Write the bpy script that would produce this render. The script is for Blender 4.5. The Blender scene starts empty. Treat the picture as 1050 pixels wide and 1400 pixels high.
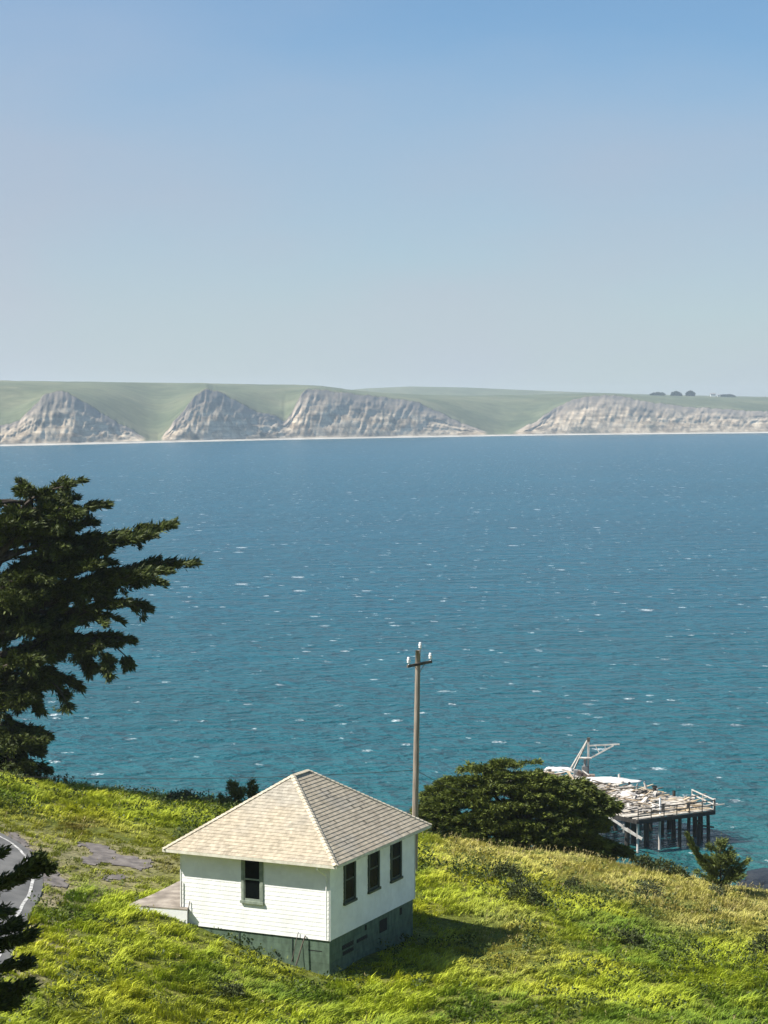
import bpy, math, random
import numpy as np
from mathutils import Vector
R = math.radians
rng = np.random.default_rng(11)
random.seed(5)
scene = bpy.context.scene
COL = scene.collection

# ------------------------------------------------------------------ camera
F, YH, H = 2950.0, 557.0, 52.0
PITCH = math.atan2(700 - YH, F)
cam = bpy.data.cameras.new("camera"); camo = bpy.data.objects.new("camera", cam); COL.objects.link(camo)
cam.sensor_fit = 'VERTICAL'; cam.sensor_height = 36; cam.lens = 36 * F / 1400
cam.clip_start = 0.5; cam.clip_end = 30000
camo.location = (0, 0, H); camo.rotation_euler = (R(90) - PITCH, 0, 0)
scene.camera = camo

def ray(px, py):
    """direction of a photo pixel with unit forward (Y) component"""
    c, s = math.cos(PITCH), math.sin(PITCH)
    x = (px - 525) / F; u = (700 - py) / F
    y = c + u * s; z = -s + u * c
    return x / y, z / y
def at(px, py, Y):
    x, z = ray(px, py)
    return np.array([x * Y, Y, H + z * Y])
def atz(px, py, z0):
    x, z = ray(px, py)
    Y = (z0 - H) / z
    return np.array([x * Y, Y, z0])
def to_px(P):
    P = np.asarray(P, float); X, Y, Z = P[..., 0], P[..., 1], P[..., 2] - H
    c, s = math.cos(PITCH), math.sin(PITCH)
    d = Y * c - Z * s; u = Y * s + Z * c
    return 525 + F * X / d, 700 - F * u / d

# ------------------------------------------------------------------ numpy noise
_lat = np.random.default_rng(3).random((256, 256))
def vnoise(x, y, o=1, gain=.5):
    x = np.asarray(x, float); y = np.asarray(y, float)
    t = 0; a = 1; n = 0
    for k in range(o):
        xi = np.floor(x).astype(int); yi = np.floor(y).astype(int)
        fx = x - xi; fy = y - yi; fx = fx * fx * (3 - 2 * fx); fy = fy * fy * (3 - 2 * fy)
        g = lambda i, j: _lat[(xi + i) & 255, (yi + j) & 255]
        v = (g(0, 0) * (1 - fx) + g(1, 0) * fx) * (1 - fy) + (g(0, 1) * (1 - fx) + g(1, 1) * fx) * fy
        t = t + a * v; n += a; a *= gain; x = x * 2.03 + 17.3; y = y * 2.03 + 5.1
    return t / n
def sstep(a, b, x):
    t = np.clip((np.asarray(x, float) - a) / (b - a), 0, 1); return t * t * (3 - 2 * t)

# ------------------------------------------------------------------ materials
def nmat(name):
    m = bpy.data.materials.new(name); m.use_nodes = True
    nt = m.node_tree; b = nt.nodes['Principled BSDF']
    return m, nt, b
def N(nt, t, **kw):
    n = nt.nodes.new(t)
    for k, v in kw.items():
        if k in n.inputs: n.inputs[k].default_value = v
        else: setattr(n, k, v)
    return n
def noise_mat(name, c1, c2, scale=3, rough=.8, bump=0.3, bscale=None, stretch=(1, 1, 1), c3=None, detail=6, bdist=.02, spec=.3):
    m, nt, b = nmat(name); L = nt.links.new
    tc = N(nt, 'ShaderNodeTexCoord'); mp = N(nt, 'ShaderNodeMapping'); mp.inputs['Scale'].default_value = stretch
    L(tc.outputs['Object'], mp.inputs['Vector'])
    n = N(nt, 'ShaderNodeTexNoise', Scale=scale, Detail=detail); L(mp.outputs[0], n.inputs['Vector'])
    r = N(nt, 'ShaderNodeValToRGB'); e = r.color_ramp.elements
    e[0].position = .35; e[1].position = .65; e[0].color = (*c1, 1); e[1].color = (*c2, 1)
    if c3:
        x = e.new(.5); x.color = (*c3, 1)
    L(n.outputs['Fac'], r.inputs[0]); L(r.outputs[0], b.inputs['Base Color'])
    b.inputs['Roughness'].default_value = rough; b.inputs['Specular IOR Level'].default_value = spec
    if bump:
        n2 = N(nt, 'ShaderNodeTexNoise', Scale=bscale or scale * 6, Detail=5); L(mp.outputs[0], n2.inputs['Vector'])
        bp = N(nt, 'ShaderNodeBump', Strength=bump, Distance=bdist); L(n2.outputs['Fac'], bp.inputs['Height']); L(bp.outputs[0], b.inputs['Normal'])
    return m
def attr_mat(name, rough=.8, spec=.3, nscale=6, namp=.35, bump=.2, bdist=.01, stretch=(1, 1, 1)):
    """vertex tint 'Col' (each shingle / plank its own shade) times fine noise"""
    m, nt, b = nmat(name); L = nt.links.new
    a = N(nt, 'ShaderNodeAttribute', attribute_name='Col')
    tc = N(nt, 'ShaderNodeTexCoord'); mp = N(nt, 'ShaderNodeMapping'); mp.inputs['Scale'].default_value = stretch
    L(tc.outputs['Object'], mp.inputs['Vector'])
    n = N(nt, 'ShaderNodeTexNoise', Scale=nscale, Detail=6); L(mp.outputs[0], n.inputs['Vector'])
    mr = N(nt, 'ShaderNodeMapRange'); mr.inputs['From Min'].default_value = .3; mr.inputs['From Max'].default_value = .7
    mr.inputs['To Min'].default_value = 1 - namp; mr.inputs['To Max'].default_value = 1 + namp
    L(n.outputs['Fac'], mr.inputs['Value'])
    mx = N(nt, 'ShaderNodeVectorMath', operation='SCALE'); L(a.outputs['Color'], mx.inputs[0]); L(mr.outputs[0], mx.inputs['Scale'])
    L(mx.outputs[0], b.inputs['Base Color'])
    b.inputs['Roughness'].default_value = rough; b.inputs['Specular IOR Level'].default_value = spec
    if bump:
        bp = N(nt, 'ShaderNodeBump', Strength=bump, Distance=bdist); L(n.outputs['Fac'], bp.inputs['Height']); L(bp.outputs[0], b.inputs['Normal'])
    return m
def leaf_mat(name, trans=.35, rough=.6):
    m, nt, b = nmat(name); L = nt.links.new
    a = N(nt, 'ShaderNodeAttribute', attribute_name='Col')
    L(a.outputs['Color'], b.inputs['Base Color']); b.inputs['Roughness'].default_value = rough; b.inputs['Specular IOR Level'].default_value = .25
    t = N(nt, 'ShaderNodeBsdfTranslucent'); L(a.outputs['Color'], t.inputs['Color'])
    mx = N(nt, 'ShaderNodeMixShader', Fac=trans); L(b.outputs[0], mx.inputs[1]); L(t.outputs[0], mx.inputs[2])
    L(mx.outputs[0], nt.nodes['Material Output'].inputs['Surface'])
    return m

M = {}
M['grass'] = leaf_mat('grass_blades', .12, .6)
M['leaf'] = leaf_mat('leaves', .12, .6)
M['bark'] = noise_mat('bark', (.022, .017, .014), (.07, .058, .047), 5, .9, .7, stretch=(1, 1, .25))
M['grey_bark'] = noise_mat('grey_twigs', (.2, .17, .16), (.34, .3, .28), 5, .9, .4)
M['wall'] = attr_mat('white_shingles', .65, .3, 1.3, .07, .25, .004)
M['roof'] = attr_mat('weathered_roof_shingles', .9, .15, 5, .22, .3, .006)
M['white'] = noise_mat('white_paint', (.66, .66, .64), (.8, .8, .78), 4, .55, .1)
M['trim'] = noise_mat('cream_trim', (.5, .47, .38), (.68, .65, .55), 4, .6, .1)
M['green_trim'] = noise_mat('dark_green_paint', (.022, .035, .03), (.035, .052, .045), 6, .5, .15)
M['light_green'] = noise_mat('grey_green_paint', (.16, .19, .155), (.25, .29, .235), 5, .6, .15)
M['found'] = attr_mat('green_foundation_boards', .75, .25, 5, .3, .3, .004, (1, 1, .5))
M['black'] = noise_mat('dark_opening', (.006, .006, .007), (.012, .012, .013), 3, .8, 0)
M['concrete'] = noise_mat('concrete', (.17, .145, .12), (.34, .3, .25), 1.6, .9, .4, 14, c3=(.25, .215, .18))
M['whitewash'] = noise_mat('whitewashed_concrete', (.74, .74, .74), (.82, .82, .82), 3, .8, .2)
M['asphalt'] = noise_mat('asphalt', (.1, .1, .098), (.15, .148, .143), 1.2, .9, .4, 40)
M['gravel'] = noise_mat('gravel', (.1, .09, .085), (.19, .17, .155), 2.5, .95, .6, 25, c3=(.145, .128, .118))
M['line'] = noise_mat('line_paint', (.25, .245, .235), (.6, .59, .56), 5, .8, .2)
M['pole'] = noise_mat('weathered_pole_wood', (.16, .13, .105), (.34, .29, .24), 6, .85, .5, stretch=(3, 3, .15))
M['porcelain'] = noise_mat('white_porcelain', (.72, .73, .75), (.8, .81, .82), 6, .3, 0, spec=.5)
M['wire'] = noise_mat('wire', (.015, .015, .016), (.03, .03, .03), 6, .6, 0)
M['metal'] = noise_mat('grey_metal', (.18, .18, .17), (.3, .29, .28), 8, .5, .1)
M['deckwood'] = attr_mat('bleached_deck_planks', .9, .15, 3, .3, .3, .01, (1, 1, 1))
M['pilewood'] = noise_mat('tarred_pile', (.012, .011, .01), (.04, .036, .032), 3, .85, .5, stretch=(2, 2, .4))
M['palewood'] = noise_mat('pale_weathered_timber', (.33, .3, .27), (.55, .52, .48), 2.5, .85, .4, stretch=(1, 1, .4))
M['darkrail'] = noise_mat('dark_rail_timber', (.05, .042, .035), (.13, .11, .09), 4, .85, .3)
M['sheet'] = noise_mat('white_sheet', (.4, .39, .37), (.78, .78, .77), .8, .6, .3, 2, bdist=.05)
M['rust'] = noise_mat('rusty_machine', (.1, .06, .04), (.3, .25, .22), 3, .8, .3)
M['rock'] = noise_mat('wet_rock', (.008, .009, .012), (.025, .027, .03), .8, .5, .8, 3, bdist=.2)
# window glass: dark, glossy
m, nt, b = nmat('window_glass'); b.inputs['Base Color'].default_value = (.004, .006, .006, 1); b.inputs['Roughness'].default_value = .25
b.inputs['IOR'].default_value = 1.3; b.inputs['Specular IOR Level'].default_value = .05; M['glass'] = m

# ------------------------------------------------------------------ mesh building
ORG = {}
def npmesh(name, V, faces_n, nper, mat, parent=None, col=None, smooth=False):
    """faces_n: flat index array, nper verts per face (or array of counts)"""
    V = np.asarray(V, float)
    o0 = ORG.get(parent.name, np.zeros(3)) if parent else np.zeros(3)
    me = bpy.data.meshes.new(name)
    idx = np.asarray(faces_n, dtype=np.int32).ravel()
    if np.isscalar(nper): nf = len(idx) // nper; tot = np.full(nf, nper, np.int32)
    else: tot = np.asarray(nper, np.int32); nf = len(tot)
    st = np.concatenate([[0], np.cumsum(tot)[:-1]]).astype(np.int32)
    me.vertices.add(len(V)); me.vertices.foreach_set('co', (V - o0).astype(np.float32).ravel())
    me.loops.add(len(idx)); me.loops.foreach_set('vertex_index', idx)
    me.polygons.add(nf); me.polygons.foreach_set('loop_start', st)
    me.polygons.foreach_set('loop_total', tot)
    me.polygons.foreach_set('use_smooth', np.full(nf, bool(smooth)))
    if col is not None:
        col = np.asarray(col, float)
        a = me.attributes.new('Col', 'FLOAT_COLOR', 'POINT')
        c4 = np.ones((len(V), 4), np.float32); c4[:, :3] = col; a.data.foreach_set('color', c4.ravel())
    me.update(calc_edges=True); me.validate()
    ob = bpy.data.objects.new(name, me); COL.objects.link(ob)
    if mat: me.materials.append(mat)
    if parent: ob.parent = parent
    ORG[ob.name] = o0
    return ob

class MB:
    def __init__(s): s.v = []; s.f = []; s.c = []
    def add(s, V, Fs, c=None):
        k = len(s.v); s.v += [tuple(map(float, p)) for p in V]; s.f += [tuple(i + k for i in f) for f in Fs]
        s.c += [c if c is not None else (1, 1, 1)] * len(V)
    def hexa(s, P, c=None):
        """8 corners: bottom ring 0-3, top ring 4-7"""
        s.add(P, [(3, 2, 1, 0), (4, 5, 6, 7), (0, 1, 5, 4), (1, 2, 6, 5), (2, 3, 7, 6), (3, 0, 4, 7)], c)
    def box(s, o, ax, ay, az, c=None):
        o, ax, ay, az = [np.asarray(q, float) for q in (o, ax, ay, az)]
        s.hexa([o, o + ax, o + ax + ay, o + ay, o + az, o + ax + az, o + ax + ay + az, o + ay + az], c)
    def bar(s, a, b, w, h=None, c=None, up=(0, 0, 1)):
        a, b = np.asarray(a, float), np.asarray(b, float); h = h or w
        d = (b - a) / np.linalg.norm(b - a); up = np.asarray(up, float)
        if abs(d @ up) > .95: up = np.array([1., 0, 0])
        x = np.cross(d, up); x /= np.linalg.norm(x); y = np.cross(x, d)
        s.box(a - x * w / 2 - y * h / 2, b - a, x * w, y * h, c)
    def tube(s, pts, rad, n=8, c=None):
        pts = [np.asarray(p, float) for p in pts]
        if np.isscalar(rad): rad = [rad] * len(pts)
        V = []; Fs = []
        for i, p in enumerate(pts):
            d = pts[min(i + 1, len(pts) - 1)] - pts[max(i - 1, 0)]; d = d / np.linalg.norm(d)
            a = np.array([0, 0, 1.]) if abs(d[2]) < .9 else np.array([1., 0, 0])
            x = np.cross(d, a); x /= np.linalg.norm(x); y = np.cross(d, x)
            for k in range(n):
                t = 2 * math.pi * k / n; V.append(p + rad[i] * (math.cos(t) * x + math.sin(t) * y))
        for i in range(len(pts) - 1):
            for k in range(n):
                Fs.append((i * n + k, i * n + (k + 1) % n, (i + 1) * n + (k + 1) % n, (i + 1) * n + k))
        Fs.append(tuple(range(n))); Fs.append(tuple(reversed(range((len(pts) - 1) * n, len(pts) * n))))
        s.add(V, Fs, c)
    def build(s, name, mat, parent=None, smooth=False):
        idx = [i for f in s.f for i in f]
        ob = npmesh(name, s.v, idx, [len(f) for f in s.f], mat, parent, s.c, smooth)
        return ob

def tag(o, label=None, cat=None, group=None, kind=None):
    if label: o['label'] = label
    if cat: o['category'] = cat
    if group: o['group'] = group
    if kind: o['kind'] = kind
    return o
def thing(name, loc, label, cat, group=None):
    o = bpy.data.objects.new(name, None); COL.objects.link(o); o.location = tuple(map(float, loc)); o.empty_display_size = .3
    ORG[o.name] = np.array(loc, float)
    return tag(o, label, cat, group)

# ------------------------------------------------------------------ terrain
ctrl = []
def cp(px, py, z):
    p = atz(px, py, z); ctrl.append((p[0], p[1], z))
for a in [(450, 1322, 30.7), (563, 1263, 30.6), (350, 1293, 31.2), (250, 1266, 31.6), (200, 1257, 31.95), (240, 1257, 31.85), (180, 1225, 32.2), (240, 1190, 32.3),
          (150, 1170, 32.6), (60, 1195, 33.0), (20, 1150, 33.2), (100, 1120, 33.0), (15, 1285, 33.0), (40, 1230, 33.0), (120, 1250, 32.4),
          (0, 1070, 34.3), (100, 1088, 33.0), (180, 1096, 32.4), (250, 1102, 32.0), (320, 1106, 31.6), (-120, 1062, 35.0),
          (0, 1400, 32.7), (250, 1400, 31.3), (525, 1400, 30.4), (800, 1400, 30.1), (1050, 1400, 29.6), (-150, 1330, 33.8), (-150, 1180, 33.8),
          (600, 1335, 30.5), (700, 1280, 30.4), (620, 1220, 30.4), (600, 1150, 29.9), (720, 1166, 29.2), (850, 1180, 28.4), (950, 1206, 27.6),
          (1050, 1224, 27.0), (1200, 1260, 26.0), (850, 1290, 29.5), (1000, 1310, 28.9), (820, 1220, 29.2), (1000, 1240, 27.8), (700, 1210, 30.0), (400, 1130, 31.2),
          (500, 1150, 30.4)]: cp(*a)
for (x, y, z) in [(-30, 125, 26), (-15, 124, 27.4), (0, 122, 27), (12, 121, 25), (26, 121, 22.5), (45, 118, 20), (-30, 145, 13), (0, 142, 12), (30, 138, 10), (50, 135, 8),
                  (-40, 175, 1), (0, 170, 0.5), (40, 160, 1), (-60, 210, -4), (0, 210, -4), (60, 200, -4), (-70, 120, 32), (70, 120, 12),
                  (0, 0, 50.2), (-25, 0, 50.5), (25, 0, 49), (-12, 42, 37.5), (0, 50, 35.2), (15, 50, 34.4), (-25, 50, 38), (0, 25, 42.5), (-20, 20, 45), (30, 20, 41),
                  (-60, 70, 40), (-60, 95, 38), (60, 80, 24), (60, 50, 30), (0, -40, 53), (-60, 0, 53), (60, 0, 44), (-60, -40, 55), (60, -40, 48)]:
    ctrl.append((x, y, z))
C = np.array(ctrl)
def _tps_k(r2): return np.where(r2 > 1e-9, .5 * r2 * np.log(np.maximum(r2, 1e-9)), 0)
_d2 = ((C[:, None, :2] - C[None, :, :2]) ** 2).sum(-1)
n_ = len(C); A = np.zeros((n_ + 3, n_ + 3)); A[:n_, :n_] = _tps_k(_d2) + np.eye(n_) * 6
A[:n_, n_] = 1; A[:n_, n_ + 1:] = C[:, :2]; A[n_, :n_] = 1; A[n_ + 1:, :n_] = C[:, :2].T
_w = np.linalg.solve(A, np.concatenate([C[:, 2], np.zeros(3)]))
def tz0(x, y):
    x = np.asarray(x, float); y = np.asarray(y, float); sh = x.shape
    q = np.stack([x.ravel(), y.ravel()], 1); out = np.empty(len(q))
    for i in range(0, len(q), 20000):
        p = q[i:i + 20000]; r2 = ((p[:, None] - C[None, :, :2]) ** 2).sum(-1)
        out[i:i + 20000] = _tps_k(r2) @ _w[:n_] + _w[n_] + p @ _w[n_ + 1:]
    return out.reshape(sh)
GX0, GX1, GY0, GY1, GS = -75, 75, -40, 215, .75
gx = np.arange(GX0, GX1 + .01, GS); gy = np.arange(GY0, GY1 + .01, GS)
GXX, GYY = np.meshgrid(gx, gy)
GZ = tz0(GXX, GYY)
GZ += (vnoise(GXX / 3.1, GYY / 3.1, 3) - .5) * .35
GZ += (vnoise(GXX / 9, GYY / 9 + 40, 4) - .5) * 5 * sstep(118, 140, GYY)
_hx = np.stack([GXX + 1.6, GYY - 86.3], -1); _th = R(65.1)
_da = np.abs(_hx @ np.array([-math.sin(_th), math.cos(_th)])) - 3.25; _db = np.abs(_hx @ np.array([math.cos(_th), math.sin(_th)])) - 3.9
_dd = np.hypot(np.maximum(_da, 0), np.maximum(_db, 0))
_a1 = np.stack([GXX + 2.06, GYY - 81.15], -1) @ np.array([-math.sin(_th), math.cos(_th)])
GZ -= .42 * np.exp(-(_dd / 3.4) ** 2) * (1 - .95 * sstep(1.2, 5.2, _a1))
_pq = atz(222, 1264, 31.9)
GZ += .32 * np.exp(-(((GXX - _pq[0]) / 1.9) ** 2 + ((GYY - _pq[1]) / 1.0) ** 2))
def tz(x, y):
    x = np.asarray(x, float); y = np.asarray(y, float)
    fx = np.clip((x - GX0) / GS, 0, len(gx) - 1.001); fy = np.clip((y - GY0) / GS, 0, len(gy) - 1.001)
    i = fx.astype(int); j = fy.astype(int); a = fx - i; b = fy - j
    return (GZ[j, i] * (1 - a) + GZ[j, i + 1] * a) * (1 - b) + (GZ[j + 1, i] * (1 - a) + GZ[j + 1, i + 1] * a) * b
def hit(px, py, lift=0):
    x, z = ray(px, py)
    Y = np.arange(40, 140, .1); zz = H + z * Y; t = tz(x * Y, Y) + lift
    k = np.argmax(zz < t)
    return np.array([x * Y[k], Y[k], t[k]])
def grid_faces(ny, nx):
    a = (np.arange(ny - 1)[:, None] * nx + np.arange(nx - 1)[None]).ravel()
    return np.stack([a, a + 1, a + nx + 1, a + nx], 1)

# ground material: soil, dry thatch and moss under the grass; bare cliff soil where steep
m, nt, b = nmat('hillside_soil'); L = nt.links.new
tc = N(nt, 'ShaderNodeTexCoord')
n1 = N(nt, 'ShaderNodeTexNoise', Scale=.35, Detail=8); L(tc.outputs['Object'], n1.inputs['Vector'])
n2 = N(nt, 'ShaderNodeTexNoise', Scale=5, Detail=6); L(tc.outputs['Object'], n2.inputs['Vector'])
r1 = N(nt, 'ShaderNodeValToRGB'); e = r1.color_ramp.elements; e[0].position = .35; e[0].color = (.09, .115, .018, 1); e[1].position = .65; e[1].color = (.2, .2, .045, 1)
r2 = N(nt, 'ShaderNodeValToRGB'); e = r2.color_ramp.elements; e[0].position = .3; e[0].color = (.45, .45, .45, 1); e[1].position = .7; e[1].color = (1.2, 1.2, 1.2, 1)
L(n1.outputs['Fac'], r1.inputs[0]); L(n2.outputs['Fac'], r2.inputs[0])
mx = N(nt, 'ShaderNodeMix', data_type='RGBA', blend_type='MULTIPLY'); mx.inputs[0].default_value = 1
L(r1.outputs[0], mx.inputs[6]); L(r2.outputs[0], mx.inputs[7])
at_ = N(nt, 'ShaderNodeAttribute', attribute_name='Col')
mx2 = N(nt, 'ShaderNodeMix', data_type='RGBA'); sp = N(nt, 'ShaderNodeSeparateColor'); L(at_.outputs['Color'], sp.inputs[0])
mx3 = N(nt, 'ShaderNodeMix', data_type='RGBA', blend_type='MULTIPLY'); mx3.inputs[0].default_value = 1; mx3.inputs[6].default_value = (.3, .255, .17, 1)
L(r2.outputs[0], mx3.inputs[7])
L(sp.outputs[0], mx2.inputs[0]); L(mx.outputs[2], mx2.inputs[6]); L(mx3.outputs[2], mx2.inputs[7])
L(mx2.outputs[2], b.inputs['Base Color']); b.inputs['Roughness'].default_value = .95; b.inputs['Specular IOR Level'].default_value = .1
bp = N(nt, 'ShaderNodeBump', Strength=.8, Distance=.08); L(n2.outputs['Fac'], bp.inputs['Height']); L(bp.outputs[0], b.inputs['Normal'])
M['soil'] = m

# road, pavement outlines (world XY polygons), used to keep grass off them
def poly_hit(pts): return np.array([hit(*p)[:2] for p in pts])
def in_poly(x, y, P):
    x = np.asarray(x); y = np.asarray(y); c = np.zeros(x.shape, bool); j = len(P) - 1
    for i in range(len(P)):
        xi, yi = P[i]; xj, yj = P[j]
        c ^= ((yi > y) != (yj > y)) & (x < (xj - xi) * (y - yi) / (yj - yi + 1e-12) + xi); j = i
    return c
def smooth_line(P, n):
    P = np.array(P, float)
    for _ in range(3):
        Q = [P[0]]
        for a, b_ in zip(P[:-1], P[1:]): Q += [a * .75 + b_ * .25, a * .25 + b_ * .75]
        P = np.array(Q + [P[-1]])
    s = np.concatenate([[0], np.cumsum(np.linalg.norm(np.diff(P, axis=0), axis=1))])
    t = np.linspace(0, s[-1], n); return np.stack([np.interp(t, s, P[:, k]) for k in range(P.shape[1])], 1)
def offset_line(P, d):
    T = np.gradient(P, axis=0); T /= np.linalg.norm(T, axis=1)[:, None]
    return P + np.stack([-T[:, 1], T[:, 0]], 1) * d
edge = smooth_line(poly_hit([(-90, 1118), (-40, 1128), (0, 1143), (22, 1157), (40, 1177), (48, 1200), (45, 1222), (28, 1248), (18, 1275), (2, 1310), (-40, 1370)]), 60)
# line runs away -> near, so the road (left of it in the picture) is on its right hand side
road_in = offset_line(edge, -6.2); road_out = offset_line(edge, .35)
ROAD = np.concatenate([road_out, road_in[::-1]])
PATCHES = [[(98, 1157), (112, 1151), (135, 1153), (160, 1162), (165, 1170), (200, 1174), (212, 1180), (200, 1190), (185, 1192), (165, 1184), (130, 1183), (106, 1180), (112, 1172), (124, 1167), (112, 1160)],
           [(138, 1199), (170, 1196), (180, 1203), (158, 1207), (140, 1205)],
           [(48, 1196), (72, 1190), (96, 1203), (99, 1215), (70, 1214), (50, 1212)],
           [(10, 1133), (32, 1145), (50, 1166), (46, 1172), (30, 1160), (8, 1143)]]
PP = [poly_hit(p) for p in PATCHES]
dirt = np.zeros(GXX.shape)
for P in PP:
    c = P.mean(0); r = np.abs(P - c).max()
    dirt = np.maximum(dirt, np.exp(-(((GXX - c[0]) / (r + 1.2)) ** 2 + ((GYY - c[1]) / (r + .8)) ** 2) ** 2) * .55)
for q in range(len(edge)):
    dirt = np.maximum(dirt, np.exp(-((GXX - edge[q, 0] - .6) ** 2 + (GYY - edge[q, 1]) ** 2) / 1.2))
gslope = np.hypot(*np.gradient(GZ, GS))
dirt = np.maximum(dirt, sstep(.75, 1.1, gslope) * .8)
ground = npmesh('ground', np.stack([GXX, GYY, GZ], -1).reshape(-1, 3), grid_faces(len(gy), len(gx)), 4, M['soil'], None, np.repeat(dirt.reshape(-1, 1), 3, 1), True)
tag(ground, kind='structure')

def strip(name, A, B, nacross, mat, lift):
    V = []
    for k in range(nacross + 1):
        P = A + (B - A) * k / nacross; V.append(np.column_stack([P, tz(P[:, 0], P[:, 1]) + lift]))
    V = np.stack(V); return npmesh(name, V.reshape(-1, 3), grid_faces(nacross + 1, len(A)), 4, mat, None, None, True)
tag(strip('road', road_out, road_in, 14, M['asphalt'], .05), kind='structure')
wob = (vnoise(np.arange(60) * .7, np.zeros(60)) - .5)[:, None] * .03
tag(strip('road_line', edge + wob, offset_line(edge, -.12) + wob, 2, M['line'], .06), kind='structure')
for P in PP:
    # ragged patch of old paving: filled grid cut by its outline
    c = P.mean(0); xs = np.arange(P[:, 0].min(), P[:, 0].max(), .12); ys = np.arange(P[:, 1].min(), P[:, 1].max(), .12)
    XX, YY = np.meshgrid(xs, ys); jx = (vnoise(XX * 2.2, YY * 2.2, 3) - .5) * .9; jy = (vnoise(XX * 2.2 + 50, YY * 2.2, 3) - .5) * .9
    ins = in_poly(XX + jx, YY + jy, P)
    fc = grid_faces(len(ys), len(xs)); keep = ins.ravel()[fc].all(1)
    tag(npmesh('pavement', np.stack([XX, YY, tz(XX, YY) + .035], -1).reshape(-1, 3), fc[keep], 4, M['gravel'], None, None, True), kind='structure')

# ------------------------------------------------------------------ house
th = R(65.1); u1 = np.array([-math.sin(th), math.cos(th), 0]); u2 = np.array([math.cos(th), math.sin(th), 0]); uz = np.array([0, 0, 1.])
WL, WR, HW, HF, OV, RP = 6.5, 7.85, 3.02, 1.03, .52, R(34.4)
HA = np.array([-2.06, 81.15, H - 20.27])
def hp(a, b, z): return HA + u1 * a + u2 * b + uz * z
house = thing('house', hp(WL / 2, WR / 2, -1), 'white shingled cottage with a tan hip roof and green foundation on the grassy slope', 'house')
wb = MB()
wb.box(hp(0, 0, 0), u1 * WL, u2 * WR, uz * (HW - .02), (.78, .78, .77))
CO = .168
def wall_face(origin, along, W, out, holes):
    z = 0; k = 0
    while z < HW - .03:
        z1 = min(z + CO, HW - .03); x = -.01
        while x < W + .005:
            w = random.uniform(.1, .24); xa, xb = x, min(x + w, W + .01); x += w
            mid = (xa + xb) / 2
            if any(h0 < mid < h1 and z1 > g0 and z < g1 for h0, h1, g0, g1 in holes): continue
            t = .8 + random.uniform(-.03, .02); dz = random.uniform(-.0015, .0015); d0 = .011 + random.uniform(-.0015, .0015)
            o = origin + along * xa + uz * (z + dz)
            dx = along * (xb - xa - .0015)
            wb.hexa([o, o + dx, o + dx + out * d0, o + out * d0, o + uz * (z1 - z), o + dx + uz * (z1 - z), o + dx + out * .003 + uz * (z1 - z), o + out * .003 + uz * (z1 - z)], (t, t, t * .985))
        z = z1; k += 1
LWIN = [(2.85, 3.8)]; RWIN = [(1.18, 2.21), (3.36, 4.4), (5.47, 6.52)]
WZ0, WZ1 = 1.12, 2.97
wall_face(hp(0, 0, 0), u1, WL, -u2, [(a, b_, WZ0, WZ1) for a, b_ in LWIN])
wall_face(hp(0, 0, 0), u2, WR, -u1, [(a, b_, WZ0, WZ1) for a, b_ in RWIN])
wall_face(hp(WL, 0, 0), u2, WR, u1, []); wall_face(hp(0, WR, 0), u1, WL, u2, [])
for (a, b_) in ((0, 0), (WL, 0), (0, WR), (WL, WR)):
    c = hp(a, b_, 0); sx = -1 if a == 0 else 1; sy = -1 if b_ == 0 else 1
    wb.box(c + u1 * (sx * .034) - u1 * .03 * (sx > 0) + u2 * sy * .034 - u2 * .03 * (sy > 0), u1 * .03, u2 * .03, uz * (HW - .03), (.76, .76, .75))
wb.build('wall', M['wall'], house)

fb = MB(); ins = .04
z = -2.4; rr = random.Random(4)
while z < -.001:
    z1 = min(z + .3, 0); t = rr.uniform(.9, 1.08); c = (.08 * t, .12 * t, .085 * t)
    fb.box(hp(ins, ins, z), u1 * (WL - 2 * ins), u2 * (WR - 2 * ins), uz * (z1 - z - .005), c); z = z1
fb.box(hp(.055, .055, -2.4), u1 * (WL - .11), u2 * (WR - .11), uz * 2.38, (.03, .04, .033))
found = fb.build('foundation', M['found'], house)
def fpanel(name, b0, b1, z0, z1, mat, out=.012, face='R'):
    q = MB()
    if face == 'R': q.box(hp(ins - out, b0, z0), u1 * out, u2 * (b1 - b0), uz * (z1 - z0))
    else: q.box(hp(b0, ins - out, z0), u1 * (b1 - b0), u2 * out, uz * (z1 - z0))
    return q.build(name, mat, found)
for (b0, b1, z0, z1) in [(1.15, 2.15, -.62, -.45), (1.2, 2.15, -.85, -.7), (2.45, 3.4, -.64, -.5), (4.55, 5.25, -.72, -.22), (3.2, 3.34, -.3, -.1), (6.5, 6.7, -.4, -.12)]:
    v_ = fpanel('vent', b0, b1, z0, z1, M['black'])
    q = MB()
    if b1 - b0 > .6 and z1 - z0 < .3:
        for k in range(3):
            zz = z0 + (z1 - z0) * (k + .5) / 3; q.bar(hp(ins - .016, b0 + .02, zz), hp(ins - .016, b1 - .02, zz), .018, .012)
        q.build('louver', M['green_trim'], v_)
fpanel('board', 1.6, 1.63, -.95, -.03, M['green_trim'], .03, 'L'); fpanel('board', 3.9, 3.94, -.7, -.03, M['green_trim'], .02, 'L')
fpanel('crack', .35, .95, -.46, -.43, M['black'], .006, 'L')

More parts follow.
